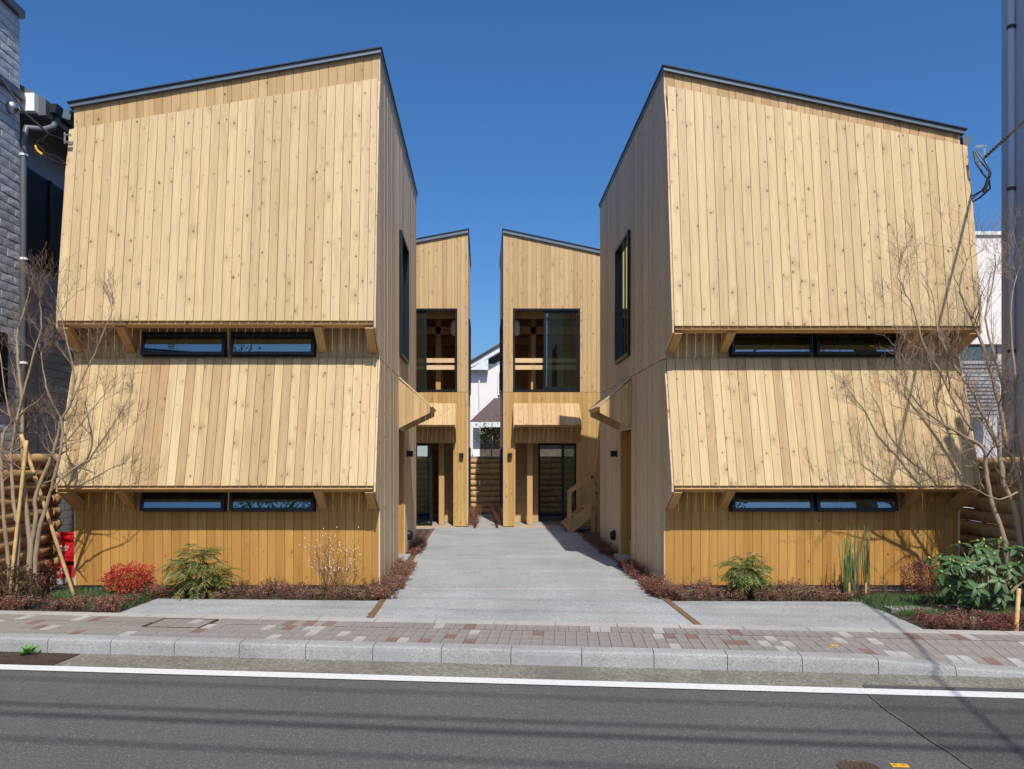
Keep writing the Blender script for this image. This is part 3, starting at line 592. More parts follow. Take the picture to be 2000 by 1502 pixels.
# outside staircase between the right-hand houses
st = thing('outside_staircase', (1.95, 18.3, 0), 'pale timber outside staircase with handrail against the right rear house', 'staircase')
for y in (18.02, 18.85): beam('stringer', (1.86, y, .06), (2.55, y, .62), .045, .24, M['frame'], st)
for i in range(3): beam('tread', (1.96+i*.22, 18.04, .16+i*.185), (1.96+i*.22, 18.83, .16+i*.185), .26, .04, M['frame'], st, up=(0,0,1))
for x, z in ((1.90, .86), (2.42, 1.25)): beam('rail_post', (x, 17.98, 0), (x, 17.98, z), .09, .05, M['frame'], st, up=(0,1,0))
beam('handrail', (1.86, 17.98, .87), (2.45, 17.98, 1.29), .05, .09, M['frame'], st)
beam('landing', (2.5, 18.45, .63), (3.4, 18.45, .63), .85, .05, M['frame'], st)
for x, y in ((2.55, 18.05), (2.55, 18.85), (3.3, 18.05), (3.3, 18.85)): beam('landing_post', (x, y, 0), (x, y, .6), .09, .09, M['frame'], st)
for x in (2.46, 3.2): beam('stringer', (x, 18.5, .66), (x, 16.3, 3.15), .045, .22, M['frame'], st)
for i in range(11): beam('tread', (2.44, 18.4-i*.19, .85+i*.21), (3.22, 18.4-i*.19, .85+i*.21), .2, .04, M['frame'], st)
beam('tall_post', (2.49, 16.4, 0), (2.49, 16.4, 2.6), .1, .1, M['frame'], st)
# ------------------------------------------------------------------ log fences
def logmesh(L, r, seed, n=12, k=9):
    rr = random.Random(seed); m = MB(); pts = []; rad = []
    for i in range(k):
        f = i/(k-1); pts.append(V((L*f, rr.uniform(-.006,.006), rr.uniform(-.006,.006)))); rad.append(r*(1+.1*math.sin(seed+f*4)+rr.uniform(-.04,.04)))
    m.tube(pts, rad, n)
    for i in range(len(m.v)):
        x, y, z = m.v[i]; q = 1+.09*noise.noise(V((x*3+seed*5, y*14, z*14))); m.v[i] = (x, y*q, z*q)
    return m.mesh('log', M['logm'], True)
LOGS = [logmesh(2.0, .088, i) for i in range(7)]
def fence(name, label, p0, p1, rows, zt, cap=True, back=None, smooth_to=None):
    p0 = V(p0); p1 = V(p1); L = (p1-p0).length; d = (p1-p0).normalized(); side = d.cross(UZ)
    f = thing(name, p0, label, 'fence'); h = zt/rows
    for r in range(rows):
        off = R.uniform(0, 1.2) if L > 2.5 else 0; x = -off
        while x < L-.05:
            a = max(0, x); b = min(L, x+2.0); a += R.uniform(0,.02)
            o = bpy.data.objects.new('log', R.choice(LOGS)); sc_ = h/.168*R.uniform(.97, 1.06)
            X = d; Z = (UZ*math.cos(.0)+side*0); an = R.uniform(0, 6.28); Yv = side*math.cos(an)+UZ*math.sin(an); Zv = X.cross(Yv)
            W = frame_m(p0+d*a+UZ*(h*(r+.5)), X*((b-a)/2.0), Yv*sc_, Zv*sc_); link(o, f, W); x += 2.0
    q = 0
    while q <= L+.01:
        c = p0+d*q+side*(.13 if not back else back); beam('post', c, c+UZ*(zt-.05), .1, .1, M['logm'], f); q += max(1.8, L/3)
    if cap:
        m = MB(); m.bar(p0+UZ*(zt+.02)-d*.05, p1+UZ*(zt+.02)+d*.05, .16, .05); m.build('cap_board', M['logcap'], f)
    return f
fence('log_fence', 'stacked log fence beside the grey stone-clad house at the left', (-5.80, 8.9, -.02), (-5.80, 11.08, -.02), 10, 1.70, False, -.16)
fence('log_fence', 'stacked log fence behind the bare tree at the right edge', (6.38, 12.4, -.02), (6.38, 8.6, -.02), 10, 1.66, False, -.16)
fence('log_fence', 'stacked log fence with grey cap closing the alley between the rear houses', (5, 24.3, -.02), (-5, 24.3, -.02), 10, 1.66, True, .16)

# ------------------------------------------------------------------ grey stone-clad neighbour (left)
nl = thing('neighbour_house', (-6.2, 9, 0), 'grey stone-clad neighbouring house with dark window and downpipe at left edge', 'house')
box('near_block', (-10, 6.2, -.3), (-6.23, 11.0, 7.55), M['greyw'], nl); box('rear_block', (-10, 11.003, -.3), (-6.62, 18, 6.85), M['greyw'], nl)
box('coping', (-10.05, 6.1, 7.552), (-6.17, 11.05, 7.66), M['pipe'], nl)
def tiles(x, y0, y1, z0, z1, skip=None):
    z = z0; r = 0
    tm = []
    for k in range(6):
        m = MB(); rr = random.Random(k); t = [.012+rr.uniform(0,.006) for _ in range(6)]
        vs = [(0,0,0),(0,.30,0),(0,.30,.112),(0,0,.112),(t[0],.006,.006),(t[1],.294,.006),(t[2],.294,.106),(t[3],.006,.106),(t[4]+.003,.15,.056)]
        m.add(vs, [(0,1,5,4),(1,2,6,5),(2,3,7,6),(3,0,4,7),(4,5,8),(5,6,8),(6,7,8),(7,4,8)]); tm.append(m.mesh('wall_tile', M['stone']))
    while z < z1-.06:
        y = y0-(.15 if r % 2 else 0)-R.uniform(0,.05)
        while y < y1-.04:
            a = max(y, y0); b = min(y+.30, y1)
            if b-a > .05 and not (skip and skip(a, b, z)):
                o = bpy.data.objects.new('wall_tile', R.choice(tm)); link(o, nl, Matrix.Translation((x, a, z)) @ Matrix.Diagonal((1, (b-a)/.302, 1, 1)))
            y += .302
        z += .115; r += 1
tiles(-6.23, 10.3, 11.0, 1.4, 7.5, lambda a, b, z: 6.42 < z < 6.56)
tiles(-6.62, 12.2, 13.2, 0.0, 4.25)
m = MB(); m.box((-6.23, 6.2, 6.44), (-6.16, 11.02, 6.54)); m.build('belt_course', M['pipe'], nl)
m = MB(); m.box((-6.62, 11.75, 4.45), (-6.60, 13.3, 5.85)); wd = m.build('window', M['black'], nl)
m = MB(); m.add([(-6.597,11.8,4.5),(-6.597,13.25,4.5),(-6.597,13.25,5.8),(-6.597,11.8,5.8)], [(0,1,2,3)]); m.build('pane', M['gap'], wd); m = MB(); m.box((-6.6,12.45,4.45),(-6.57,12.5,5.85)); m.build('mullion', M['rust'], wd)
m = MB(); m.prism([V((-5.95,11.15,6.30)), V((-6.35,11.15,6.30)), V((-6.7,11.15,6.75)), V((-6.7,11.15,6.95)), V((-5.95,11.15,6.52))], (0,6,0)); ev = m.build('eaves', M['pipe'], nl)
box('eaves_soffit_end', (-6.4,11.05,6.32),(-6.05,11.149,6.56), M['white'], nl)
m = MB(); m.prism([V((-5.93,11.2,6.36)), V((-5.93,11.2,6.48)), V((-5.82,11.2,6.48)), V((-5.85,11.2,6.36))], (0,5,0)); m.build('gutter', M['cable'], ev)
m = MB(); m.tube([V((-5.9,11.35,6.35)), V((-5.92,11.3,6.2)), V((-6.0,11.2,6.12)), V((-6.17,11.08,6.1)), V((-6.19,11.04,5.9)), V((-6.19,11.04,0))], .045, 10); dp = m.build('downpipe', M['pipe'], nl, smooth=True)
m = MB()
for z in (5.7, 4.3, 2.9): m.lathe((-6.19,11.04,z), [(.056,0),(.056,.03)], 10)
m.build('pipe_clip', M['white'], dp)
for c in ((-6.20,10.75,6.24), (-6.60,12.14,3.27)):
    m = MB(); m.lathe(c, [(.085,0),(.085,.03),(.075,.07),(.04,.105),(.001,.115)], 16, (1,0,-.25)); m.build('vent_cap', M['steel'], nl, smooth=True)
box('window', (-6.2,10.25,2.35), (-6.18,10.66,3.25), M['black'], nl)
m = MB(); m.prism([V((-5.62,13.2,-.02)), V((-6.6,13.2,-.02)), V((-6.6,13.2,1.9)), V((-5.62,13.2,1.9))], (0,.2,0)); m.build('stone_wall', M['stone'], nl)

# ------------------------------------------------------------------ right-hand neighbours
rb = box('neighbour_building', (6.9, 8.5, -.3), (8.0, 10.9, 9.6), M['lav'], label='lavender grey rendered wall with a downpipe rising out of frame at right', cat='building')
m = MB(); m.tube([V((6.85,10.62,0)), V((6.85,10.62,9.5))], .04, 8); m.build('downpipe', M['lav'], rb, smooth=True); m = MB()
for z in (5.1, 7.2, 3): m.lathe((6.85,10.62,z), [(.052,0),(.052,.04)], 8)
m.build('pipe_clip', M['rust'], rb)
wb = thing('white_building', (9.6, 16, 0), 'pinkish white flat-roofed building with louvred balcony behind the right fence', 'building')
box('wall', (8.0, 16, 3.86), (14, 20, 5.98), M['wcream'], wb); box('coping', (7.95, 15.95, 5.982), (14, 20, 6.05), M['mint'], wb); box('lower_wall', (8.0, 16.15, -.3), (14, 20, 3.857), M['greyw'], wb)
w_ = box('window', (9.2, 16.08, 3.42), (10.1, 16.148, 3.84), M['black'], wb); m = MB(); pane(m, (0,16.07,0), UX, UZ, 9.24, 10.06, 3.45, 3.81); m.build('pane', M['glass2'], w_)
lv = box('louvre_frame', (9.16, 15.72, 2.4), (9.2, 15.8, 3.5), M['galv'], wb)
for i in range(15): m = MB(); m.prism([V((9.2,15.72,2.42+i*.073)), V((9.2,15.80,2.46+i*.073)), V((9.2,15.80,2.485+i*.073)), V((9.2,15.72,2.445+i*.073))], ((1.0 if i > 8 else .72),0,0)); m.build('slat', M['galv'], lv)
box('louvre_post', (10.2, 15.72, 2.4), (10.24, 15.8, 3.5), M['galv'], wb)

# ------------------------------------------------------------------ white house far behind the alley
fh = thing('white_house', (0, 32, 0), 'white house with brown tiled roofs seen through the alley between the rear houses', 'house')
box('wall', (-.9, 32.3, 0), (4, 38, 5.35), M['wcream'], fh); box('recessed_wall', (-5, 34, 0), (-.903, 38, 5), M['greyw'], fh)
m = MB(); a = P(916, 722, 31.9); b = P(985, 681, 31.9); m.prism([a, V((b.x,31.9,b.z)), V((b.x,31.9,b.z+.25)), V((a.x-.1,31.9,a.z+.16))], (0,.5,0)); m.prism([V((a.x,31.9,a.z)), V((a.x+.75,31.9,a.z)), V((a.x+.75,31.9,a.z+.42)), V((a.x,31.9,a.z+.05))], (0,.4,0)); vg = m.build('verge', M['mint'], fh)
m = MB(); m.prism([V((a.x-.12,31.8,a.z+.18)), V((b.x+3,31.8,b.z+.27+1.75)), V((b.x+3,31.8,b.z+.33+1.75)), V((a.x-.12,31.8,a.z+.25))], (0,6,0)); m.build('roof', M['rooft'], fh)
m = MB(); m.prism([V((-4,35,5.35)), V((-.6,35,5.35)), V((-.6,38,6.2)), V((-4,38,6.2))], (0,0,.1)); m.build('rear_roof', M['rooft'], fh)
wd = box('window', (.62,32.24,4.15), (.95,32.298,5.0), M['black'], fh); m = MB(); rectframe(m, (0,32.24,0), UX, UZ, -UY, .60, .97, 4.12, 5.03, .04, .03); m.build('frame', M['white'], wd)
m = MB(); m.tube([P(936,740,32.25), P(936,818,32.25)], .04, 6); m.build('downpipe', M['mint'], fh)
m = MB(); m.box((-1.6,33,4.1),(-.92,33.05,4.18)); m.box((-1.3,33,3.7),(-1.27,33.04,4.1)); m.box((-1.02,33,3.7),(-.99,33.04,4.1)); m.box((-1.6,33,3.2),(-.92,33.05,3.72)); m.build('balcony_rail', M['white'], fh)
m = MB(); a = P(917, 826, 30.6); b = P(990, 792, 32.2)
m.prism([V((a.x-.0,30.6,a.z)), V((4,30.6,a.z)), V((4,32.25,a.z+1.0)), V((a.x+.95,32.25,a.z+1.0))], (0,0,.05)); m.build('porch_roof', M['rooft'], fh)
box('porch_fascia', (a.x-.02,30.52,a.z-.16), (4,30.6,a.z+.03), M['mint'], fh); box('porch_wall', (a.x+.4,31.2,0), (4,32.2,a.z-.16), M['dwall'], fh); box('porch_post', (a.x+.12,31.2,0), (a.x+.38,31.3,a.z-.16), M['white'], fh)
for i, (x0, z0) in enumerate(((P(926,757,32.6).x, P(926,757,32.6).z),)):
    m = MB(); n_ = 8; vs = []
    for j in range(n_+1):
        for k in (0, 1): vs.append((x0-.25+j*.055, 32.6+.03*math.sin(j*1.7), z0+(.42-.02*abs(j-4) if k else .05*math.sin(j)-j*.012)))
    m.add(vs, [(2*j, 2*j+2, 2*j+3, 2*j+1) for j in range(n_)]); ob = m.build('laundry', M['cloth'], label='grey laundry hanging on the balcony of the white house', cat='laundry')
    md = ob.modifiers.new('thickness', 'SOLIDIFY'); md.thickness = .01

# ------------------------------------------------------------------ utility pole, wires (behind the camera, their shadows cross the road)
up = thing('utility_pole', (2.2, -8.5, -.12), 'grey concrete utility pole across the street feeding the right house', 'pole')
m = MB(); m.tube([V((2.2,-8.5,-.3)), V((2.2,-8.5,10))], [.17,.11], 14); m.build('shaft', M['galv'], up, smooth=True)
for z in (8.2, 9.6): m = MB(); m.bar((1.4,-8.5,z), (3.0,-8.5,z), .08, .08); m.build('crossarm', M['galv'], up)
m = MB(); m.lathe((2.2,-8.9,7.9), [(.22,0),(.25,.03),(.25,.75),(.2,.82),(.05,.86)], 18); m.build('transformer', M['galv'], up, smooth=True)
for X_, lb in ((-22.5, 'tall concrete pole carrying the street wires far to the left'), (29.5, 'tall concrete pole carrying the street wires far to the right')):
    yp = -2.1+(X_-3.5)*-.108; q = thing('utility_pole', (X_, yp, -.12), lb, 'pole'); m = MB(); m.tube([V((X_,yp,-.3)), V((X_,yp,14.6))], [.18,.11], 14); m.build('shaft', M['galv'], q, smooth=True)
    for z in (9.7, 11.3, 13.7): m = MB(); m.bar((X_,yp-1.1,z), (X_,yp+1.1,z), .08, .08); m.build('crossarm', M['galv'], q)
wires = [(-2.9,8.75,.018,-.118),(-2.2,8.55,.028,-.105),(-1.75,8.3,.02,-.1),(-2.8,10.25,.016,-.115),(-1.25,12.7,.009,-.1),(-2.0,12.75,.009,-.1)]
WL = ['overhead street wire strung farthest from the houses', 'thickest overhead street wire above the camera', 'lowest overhead street wire above the road', 'overhead street wire on the middle crossarm', 'topmost thin overhead wire nearest the houses', 'topmost thin overhead wire farther from the houses']
for i, (y, z, r, k) in enumerate(wires):
    m = MB(); pts = []
    for j in range(25):
        x = 3.5-26+j*52/24; f = j/24; sag = .9*4*f*(1-f); pts.append(V((x, y+(x-3.5)*k, z+.85-sag)))
    m.tube(pts, r, 5); m.build('overhead_wire', M['cable'], label=WL[i], cat='wire', group='overhead street wires')
# service drop to the right house
sdp = thing('service_cable', (6.0, 9.85, 5.3), 'twisted service cable with hanging loops fixed to the right house corner', 'cable')
A = V((6.03, 9.86, 5.24)); Bp = V((2.25, -8.45, 8.1)); m = MB(); pts = []
for j in range(41):
    f = j/40; pts.append(A.lerp(Bp, f)-UZ*(1.3*4*f*(1-f)*.55)+V((0,0,.004*math.sin(j*9))))
m.tube(pts, .016, 6); m.build('strand', M['cgrey'], sdp)
m = MB()
for k in range(9):
    f = .004+.004*k; c = A.lerp(Bp, f)-UZ*(1.3*4*f*(1-f)*.55); m.lathe(c, [(.018,0),(.022,.01),(.018,.02)], 6, Bp-A)
m.build('grip_wrap', M['cable'], sdp)
m = MB()
m.tube([P(1902,295,9.86), P(1906,318,9.83), P(1922,342,9.8), P(1932,352,9.8), P(1934,368,9.82), P(1915,385,9.9), P(1897,396,9.95)], .012, 6)
m.tube([P(1904,294,9.86), P(1915,315,9.8), P(1932,336,9.78), P(1930,352,9.8), P(1918,372,9.86), P(1895,385,9.93)], .009, 6); m.tube([P(1906,292,9.86), P(1920,310,9.8), P(1936,338,9.78), P(1926,366,9.84), P(1896,390,9.93)], .008, 6); m.tube([P(1930,350,9.8), P(1922,376,9.82)], .022, 6)
m.build('drip_loop', M['cable'], sdp)
m = MB()
for z in (5.38, 5.18): m.box((5.93,9.83,z-.008), (6.05,9.87,z+.008))
m.box((6.025,9.84,5.17), (6.04,9.86,5.39)); m.build('bracket', M['steel'], sdp)
sdl = thing('service_cable', (-5.2, 9.9, 5.2), 'short cable loops with yellow sleeve by the upper left house corner', 'cable')
m = MB(); m.tube([P(96,262,10.3), P(74,276,10.3), P(68,290,10.3), P(84,303,10.2), P(108,315,10.1), P(134,323,10)], .010, 6); m.tube([P(96,262,10.3), P(86,272,10.3), P(75,282,10.3), P(90,300,10.2), P(112,306,10.1), P(134,325,10)], .008, 6); m.tube([P(96,262,10.3), P(112,267,10.2), P(134,278,10)], .006, 5); m.tube([P(0,150,10.5), P(50,222,10.4), P(96,262,10.3)], .014, 6); m.build('drip_loop', M['cable'], sdl)
m = MB(); m.tube([P(69,284,10.285), P(72,293,10.285), P(83,302,10.19)], .014, 6); m.build('sleeve', M['cyel'], sdl)
m = MB()
for q in (264, 278): a = P(131,q,9.95); m.box((a.x-.03,9.93,a.z-.008), (a.x+.05,9.97,a.z+.008))
m.box((a.x-.035,9.94,a.z-.02), (a.x-.025,9.96,a.z+.12)); m.build('bracket', M['steel'], sdl)
# red bottle crates behind the left house corner
def crate(c, label):
    k = thing('bottle_crate', c, label, 'crate'); x, y, z = c; m = MB()
    m.box((x-.18,y-.13,z+.03),(x+.18,y-.12,z+.16)); m.box((x-.18,y-.13,z+.21),(x+.18,y-.12,z+.28)); m.box((x-.18,y-.13,z+.16),(x-.14,y-.12,z+.21)); m.box((x+.14,y-.13,z+.16),(x+.18,y-.12,z+.21)); m.box((x-.18,y+.12,z),(x+.18,y+.13,z+.28)); m.box((x-.18,y-.12,z),(x-.17,y+.12,z+.28)); m.box((x+.17,y-.12,z),(x+.18,y+.12,z+.28)); m.box((x-.17,y-.12,z),(x+.17,y+.12,z+.02)); m.box((x-.195,y-.14,z+.275),(x+.195,y-.10,z+.30)); m.box((x-.19,y-.138,z),(x+.19,y-.11,z+.03)); m.build('shell', M['red'], k)
    cu = bpy.data.curves.new('lettering', 'FONT'); cu.body = 'Asahi'; cu.size = .055; cu.align_x = 'CENTER'; cu.extrude = .001; to = bpy.data.objects.new('tmp', cu); COL.objects.link(to)
    dg = bpy.context.evaluated_depsgraph_get(); me = bpy.data.meshes.new_from_object(to.evaluated_get(dg)); bpy.data.objects.remove(to); me.materials.clear(); me.materials.append(M['white'])
    for ox in (-.10,):
        o = bpy.data.objects.new('lettering', me); link(o, k, Matrix.Translation((x+ox-.02, y-.132, z+.09)) @ Matrix.Rotation(math.pi/2, 4, 'X'))
    m = MB(); m.box((x-.165,y-.1325,z+.066),(x-.07,y-.131,z+.074)); m.box((x-.155,y-.1325,z+.052),(x-.08,y-.131,z+.057)); m.build('small_print', M['white'], k)
    return k
CX = P(127,1080,10.9).x+.18
crate((CX, 10.9, .06), 'lower red plastic bottle crate with white lettering behind the left house corner'); crate((CX-.005, 10.9, .362), 'upper red plastic bottle crate with white lettering behind the left house corner')
box('concrete_block', (CX-.3,10.75,-.1), (CX+.25,11.1,.058), M['slabc'], label='pale concrete block carrying the red crates', cat='block')
# ------------------------------------------------------------------ bare trees
def smoothpts(pts, k=4):
    out = []
    for i in range(len(pts)-1):
        p0 = pts[max(i-1,0)]; p1 = pts[i]; p2 = pts[i+1]; p3 = pts[min(i+2,len(pts)-1)]
        for j in range(k):
            t = j/k; out.append(.5*((2*p1)+(p2-p0)*t+(2*p0-5*p1+4*p2-p3)*t*t+(3*p1-p0-3*p2+p3)*t*t*t))
    out.append(pts[-1]); return out
def rv(rr, s=1.0): return V((rr.uniform(-s,s), rr.uniform(-s,s), rr.uniform(-s,s)))
def twigs(mb, p, d, L, r, lev, rr, tips=None):
    n = 5 if lev > 0 else 4; pts = [p]; rad = [r]; q = p.copy(); d = d.normalized()
    for i in range(n):
        d = (d+rv(rr, .28)+V((0,0,.10))).normalized(); q = q+d*L/n; pts.append(q.copy()); rad.append(max(.0011, r*(1-.75*(i+1)/n)))
    mb.tube(pts, rad, 4 if r > .006 else 3, False)
    if tips is not None: tips.append((pts[-1], d))
    if lev > 0:
        for i in range(1, n+1):
            for _ in range(rr.choice((0,1,1,2))):
                sd_ = (d.cross(rv(rr))); sd_ = sd_.normalized() if sd_.length > 1e-5 else V((1,0,0))
                nd = (d*.75+sd_*rr.uniform(.5,1.0)+V((0,0,.25))); twigs(mb, pts[i], nd, L*rr.uniform(.4,.68), max(.0016, rad[i]*.62), lev-1, rr, tips)
def bare_tree(name, label, stems, seed, Lt, dens, lean, skip=.42):
    rr = random.Random(seed); base = stems[0][0][0]; t = thing(name, (base.x, base.y, 0), label, 'tree'); crown = MB()
    for pts, r0, r1 in stems:
        sp = smoothpts(pts); k = len(sp); rad = [r0+(r1-r0)*i/(k-1) for i in range(k)]
        sp2 = [p+rv(rr, .006) for p in sp]; m = MB(); m.tube(sp2, [q*(1+rr.uniform(-.08,.12)) for q in rad], 9); m.build('trunk', M['barkg'], t, smooth=True)
        for i in range(2, k):
            if sp[i].z < 1.15: continue
            for _ in range(dens if i < k-1 else 3):
                if i < k-1 and rr.random() < skip: continue
                d = (sp[min(i+1,k-1)]-sp[i-1]).normalized(); sd_ = d.cross(rv(rr)).normalized(); nd = d*.7+sd_*rr.uniform(.5,1.0)+lean
                twigs(crown, sp[i], nd, Lt*rr.uniform(.55,1.15), min(rad[i]*.55, .009), 2, rr)
    crown.build('crown', M['twig'], t); return t
def T(pts, Y0, Y1=None):
    Y1 = Y0 if Y1 is None else Y1; n = len(pts)-1
    return [P(a, b, Y0+(Y1-Y0)*i/n) for i, (a, b) in enumerate(pts)]
YL = 9.45
def gz(px, Y): return V(((px-VX)*Y/F, Y, -.03))
LS = [([gz(58,YL)]+T([(60,1076),(71,1013),(68,975),(90,916),(107,873),(117,826),(140,783),(143,726),(133,676),(118,610)], YL, YL-.25), .03, .006),
      ([gz(56,YL+.03)]+T([(58,1080),(52,1000),(45,920),(43,836),(40,760),(34,690),(34,650),(46,612),(60,562)], YL, YL+.1), .03, .006),
      ([gz(20,YL+.1)]+T([(14,1076),(6,990),(3,900),(8,845),(22,826),(14,790),(0,690)], YL+.1, YL+.2), .026, .006),
      ([gz(30,YL-.05)]+T([(36,1040),(30,1005),(22,930),(24,870),(30,830),(48,760),(66,690),(80,640),(78,590)], YL-.05, YL+.05), .026, .005),
      ([gz(66,YL-.02)]+T([(73,1056),(92,985),(104,940),(117,890),(122,830),(104,790),(93,766),(84,720),(80,690)], YL-.02, YL-.3), .026, .005),
      (T([(100,960),(125,930),(160,905),(200,885),(240,840)], YL-.1, YL-.2), .012, .003),
      (T([(140,783),(160,740),(185,690),(205,640),(222,600)], YL-.2, YL-.15), .012, .003),
      (T([(108,880),(140,850),(180,800),(205,770)], YL-.1, YL-.3), .011, .003)]
bare_tree('bare_tree', 'leafless multi-stemmed tree staked with bamboo before the left log fence', LS, 3, .36, 1, V((.12,-.02,.15)), .6)
YT = 9.15
RS = [([gz(1968,YT)]+T([(1967,1087),(1957,1037),(1936,981),(1926,918),(1921,877),(1880,850),(1842,829),(1800,795),(1762,748)], YT, YT-.1), .034, .007),
      ([gz(1996,YT+.05)]+T([(1995,1095),(1987,1032),(1980,986),(1959,943),(1952,880),(1946,861),(1914,800),(1901,768),(1877,733)], YT, YT-.15), .036, .008),
      ([gz(2005,YT+.05)]+T([(2004,1060),(1996,980),(1985,920),(1965,860),(1956,810),(1933,720),(1912,660),(1893,613),(1874,560),(1888,508)], YT, YT-.05), .036, .006),
      (T([(1900,840),(1869,794),(1840,733),(1805,674),(1786,608),(1765,565),(1752,540)], YT-.1, YT-.05), .016, .004),
      (T([(1955,830),(1960,770),(1940,690),(1925,620),(1938,560),(1945,500)], YT, YT+.1), .018, .004),
      ([gz(2016,YT+.1)]+T([(2012,1000),(1999,933),(1990,850),(1983,746),(1973,613),(1985,540)], YT+.1, YT+.2), .03, .005),
      (T([(1877,733),(1850,690),(1830,640),(1822,580),(1800,535)], YT-.15, YT-.1), .012, .003),
      (T([(1990,960),(1950,975),(1905,955),(1870,940)], YT-.15, YT-.4), .010, .003),
      (T([(1842,829),(1815,822),(1770,800),(1740,790)], YT-.1, YT-.2), .009, .003)]
bare_tree('bare_tree', 'leafless multi-stemmed tree with ascending grey branches at the right house corner', RS, 11, .5, 1, V((-.10,0,.2)), .5)
def stake(p0, p1, r, label):
    m = MB(); p0 = V(p0); p1 = V(p1); k = 22; pts = [p0.lerp(p1, i/k) for i in range(k+1)]; m.tube(pts, [r*(1.12 if i % 4 == 0 else 1) for i in range(k+1)], 8)
    o = m.build('bamboo_stake', M['bamboo'], smooth=True, label=label, cat='stake', group='bamboo tree stakes'); return o
p = G(146, 1168, -.02); stake(p, P(41, 848, 9.4), .021, 'long bamboo stake leaning left across the left bare tree')
stake(gz(17, 9.3), P(52, 860, 9.4), .02, 'bamboo stake leaning right among the stems of the left bare tree')
p = G(1984, 1236, -.02); stake(p, P(1990, 1150, p.y+.1), .02, 'short bamboo stake at the pavement edge below the right bare tree')
m = MB(); m.lathe(P(62,930,9.36), [(.04,0),(.045,.02),(.04,.04)], 10); m.build('rope_tie', M['tie'], label='dark rope tying the bamboo stake to the left tree', cat='rope')
# ------------------------------------------------------------------ shrubs
def ball_leaves(mb, c, rx, ry, rz, n, L, w, rr, shell=.5, up=.5):
    for _ in range(n):
        d = rv(rr); 
        while d.length > 1 or d.length < 1e-3: d = rv(rr)
        u = d.normalized(); q = u*(shell+(1-shell)*rr.random()**.5)*(1+.42*noise.noise(u*2.6+V((c[0],c[1],3)))) ; p = V(c)+V((q.x*rx, q.y*ry, q.z*rz))
        if p.z < .0: continue
        mb.leaf(p, u+rv(rr,.7)+V((0,0,up*.4)), u+rv(rr,.6)+V((0,0,up)), L*rr.uniform(.6,1.2), w*rr.uniform(.7,1.2))
def stems_into(mb, base, c, rx, ry, rz, n, rr, r=.004):
    for _ in range(n):
        e = V(c)+V((rr.uniform(-rx,rx), rr.uniform(-ry,ry), rr.uniform(-.3*rz,.9*rz)))*.85; b = V(base)+V((rr.uniform(-.05,.05), rr.uniform(-.04,.04), 0)); mb.tube([b, b.lerp(e,.5)+V((0,0,.03)), e], [r, r*.8, r*.5], 4, False)
def shrub(name, px, py, Y, rx, ry, rz, zc, n, L, w, mats, label, seed, group=None):
    rr = random.Random(seed); x = (px-VX)*Y/F; t = thing(name, (x, Y, -.02), label, 'shrub', group); m = MB(); stems_into(m, (x,Y,-.03), (x,Y,zc), rx, ry, rz, 26, rr); m.build('stems', M['stem'], t)
    for k, (mt, fr, dz) in enumerate(mats):
        m = MB(); ball_leaves(m, (x,Y,zc+dz), rx, ry, rz, int(n*fr), L, w, rr, .35); m.build('foliage', M[mt], t)
    return t
shrub('red_shrub', 252, 1130, 9.85, .30, .22, .17, .15, 2600, .036, .018, [('f_red',.8,.03),('f_redg',.2,-.06)], 'bright red dwarf shrub before the left house wall', 1)
shrub('red_shrub', 88, 1122, 9.9, .15, .15, .18, .17, 420, .045, .022, [('f_red',.35,.08),('f_brown',.65,-.02)], 'small sparse red-topped shrub between the left tree and the log fence', 2)
shrub('bronze_shrub', 18, 1155, 9.25, .33, .25, .24, .2, 2600, .03, .015, [('f_brown',1,0)], 'dark bronze-leaved shrub at the left edge under the staked tree', 3)
shrub('dark_red_shrub', 1805, 1135, 9.8, .26, .22, .2, .2, 1500, .032, .016, [('f_dk',1,0)], 'dark red shrub in shade behind the broad-leaved evergreen', 4)
def mahonia(px, Y, h, sp, ns, nf, label, seed):
    rr = random.Random(seed); x = (px-VX)*Y/F; t = thing('narrow_leaved_shrub', (x,Y,-.02), label, 'shrub', 'narrow-leaved evergreen shrubs'); st_ = MB(); A_ = MB(); B_ = MB()
    for i in range(ns):
        a = rr.uniform(0,6.28); q = rr.uniform(.0,1)**.6*sp; top = V((x+math.cos(a)*q, Y+math.sin(a)*q*.6, h*rr.uniform(.25,.95)*(1-.25*q/sp))); b = V((x+math.cos(a)*q*.25, Y+math.sin(a)*q*.2, -.03))
        st_.tube([b, b.lerp(top,.5)+rv(rr,.02), top], [.008,.007,.005], 5, False)
        for k in range(nf):
            az = 2*math.pi*k/nf+rr.uniform(-.4,.4); el = rr.uniform(-.1,.9); L = rr.uniform(.16,.27); d = V((math.cos(az)*math.cos(el), math.sin(az)*math.cos(el), math.sin(el))); p = top-V((0,0,rr.uniform(0,.12))); pts = [p.copy()]
            mb = A_ if rr.random() < .6 else B_
            nl_ = 8; side = d.cross(UZ).normalized()
            for j in range(nl_):
                d = (d+V((0,0,-.13))).normalized(); p = p+d*L/nl_; pts.append(p.copy()); nrm = side.cross(d)
                if j > 0:
                    for s_ in (-1,1): mb.leaf(p, side*s_+d*.75+V((0,0,-.15))+rv(rr,.12), nrm+rv(rr,.2), rr.uniform(.065,.105), .0145, .15)
            mb.leaf(p, d, side.cross(d), .07, .011, .15); st_.tube(pts, .0016, 3, False)
    st_.build('stems', M['stem'], t); A_.build('foliage', M['f_mah'], t); B_.build('foliage', M['f_mah2'], t); return t
mahonia(390, 9.72, .64, .36, 17, 9, 'tall narrow-leaved evergreen shrub before the left house wall', 5)
mahonia(1453, 9.7, .58, .24, 14, 10, 'compact narrow-leaved evergreen shrub before the right house wall', 6)
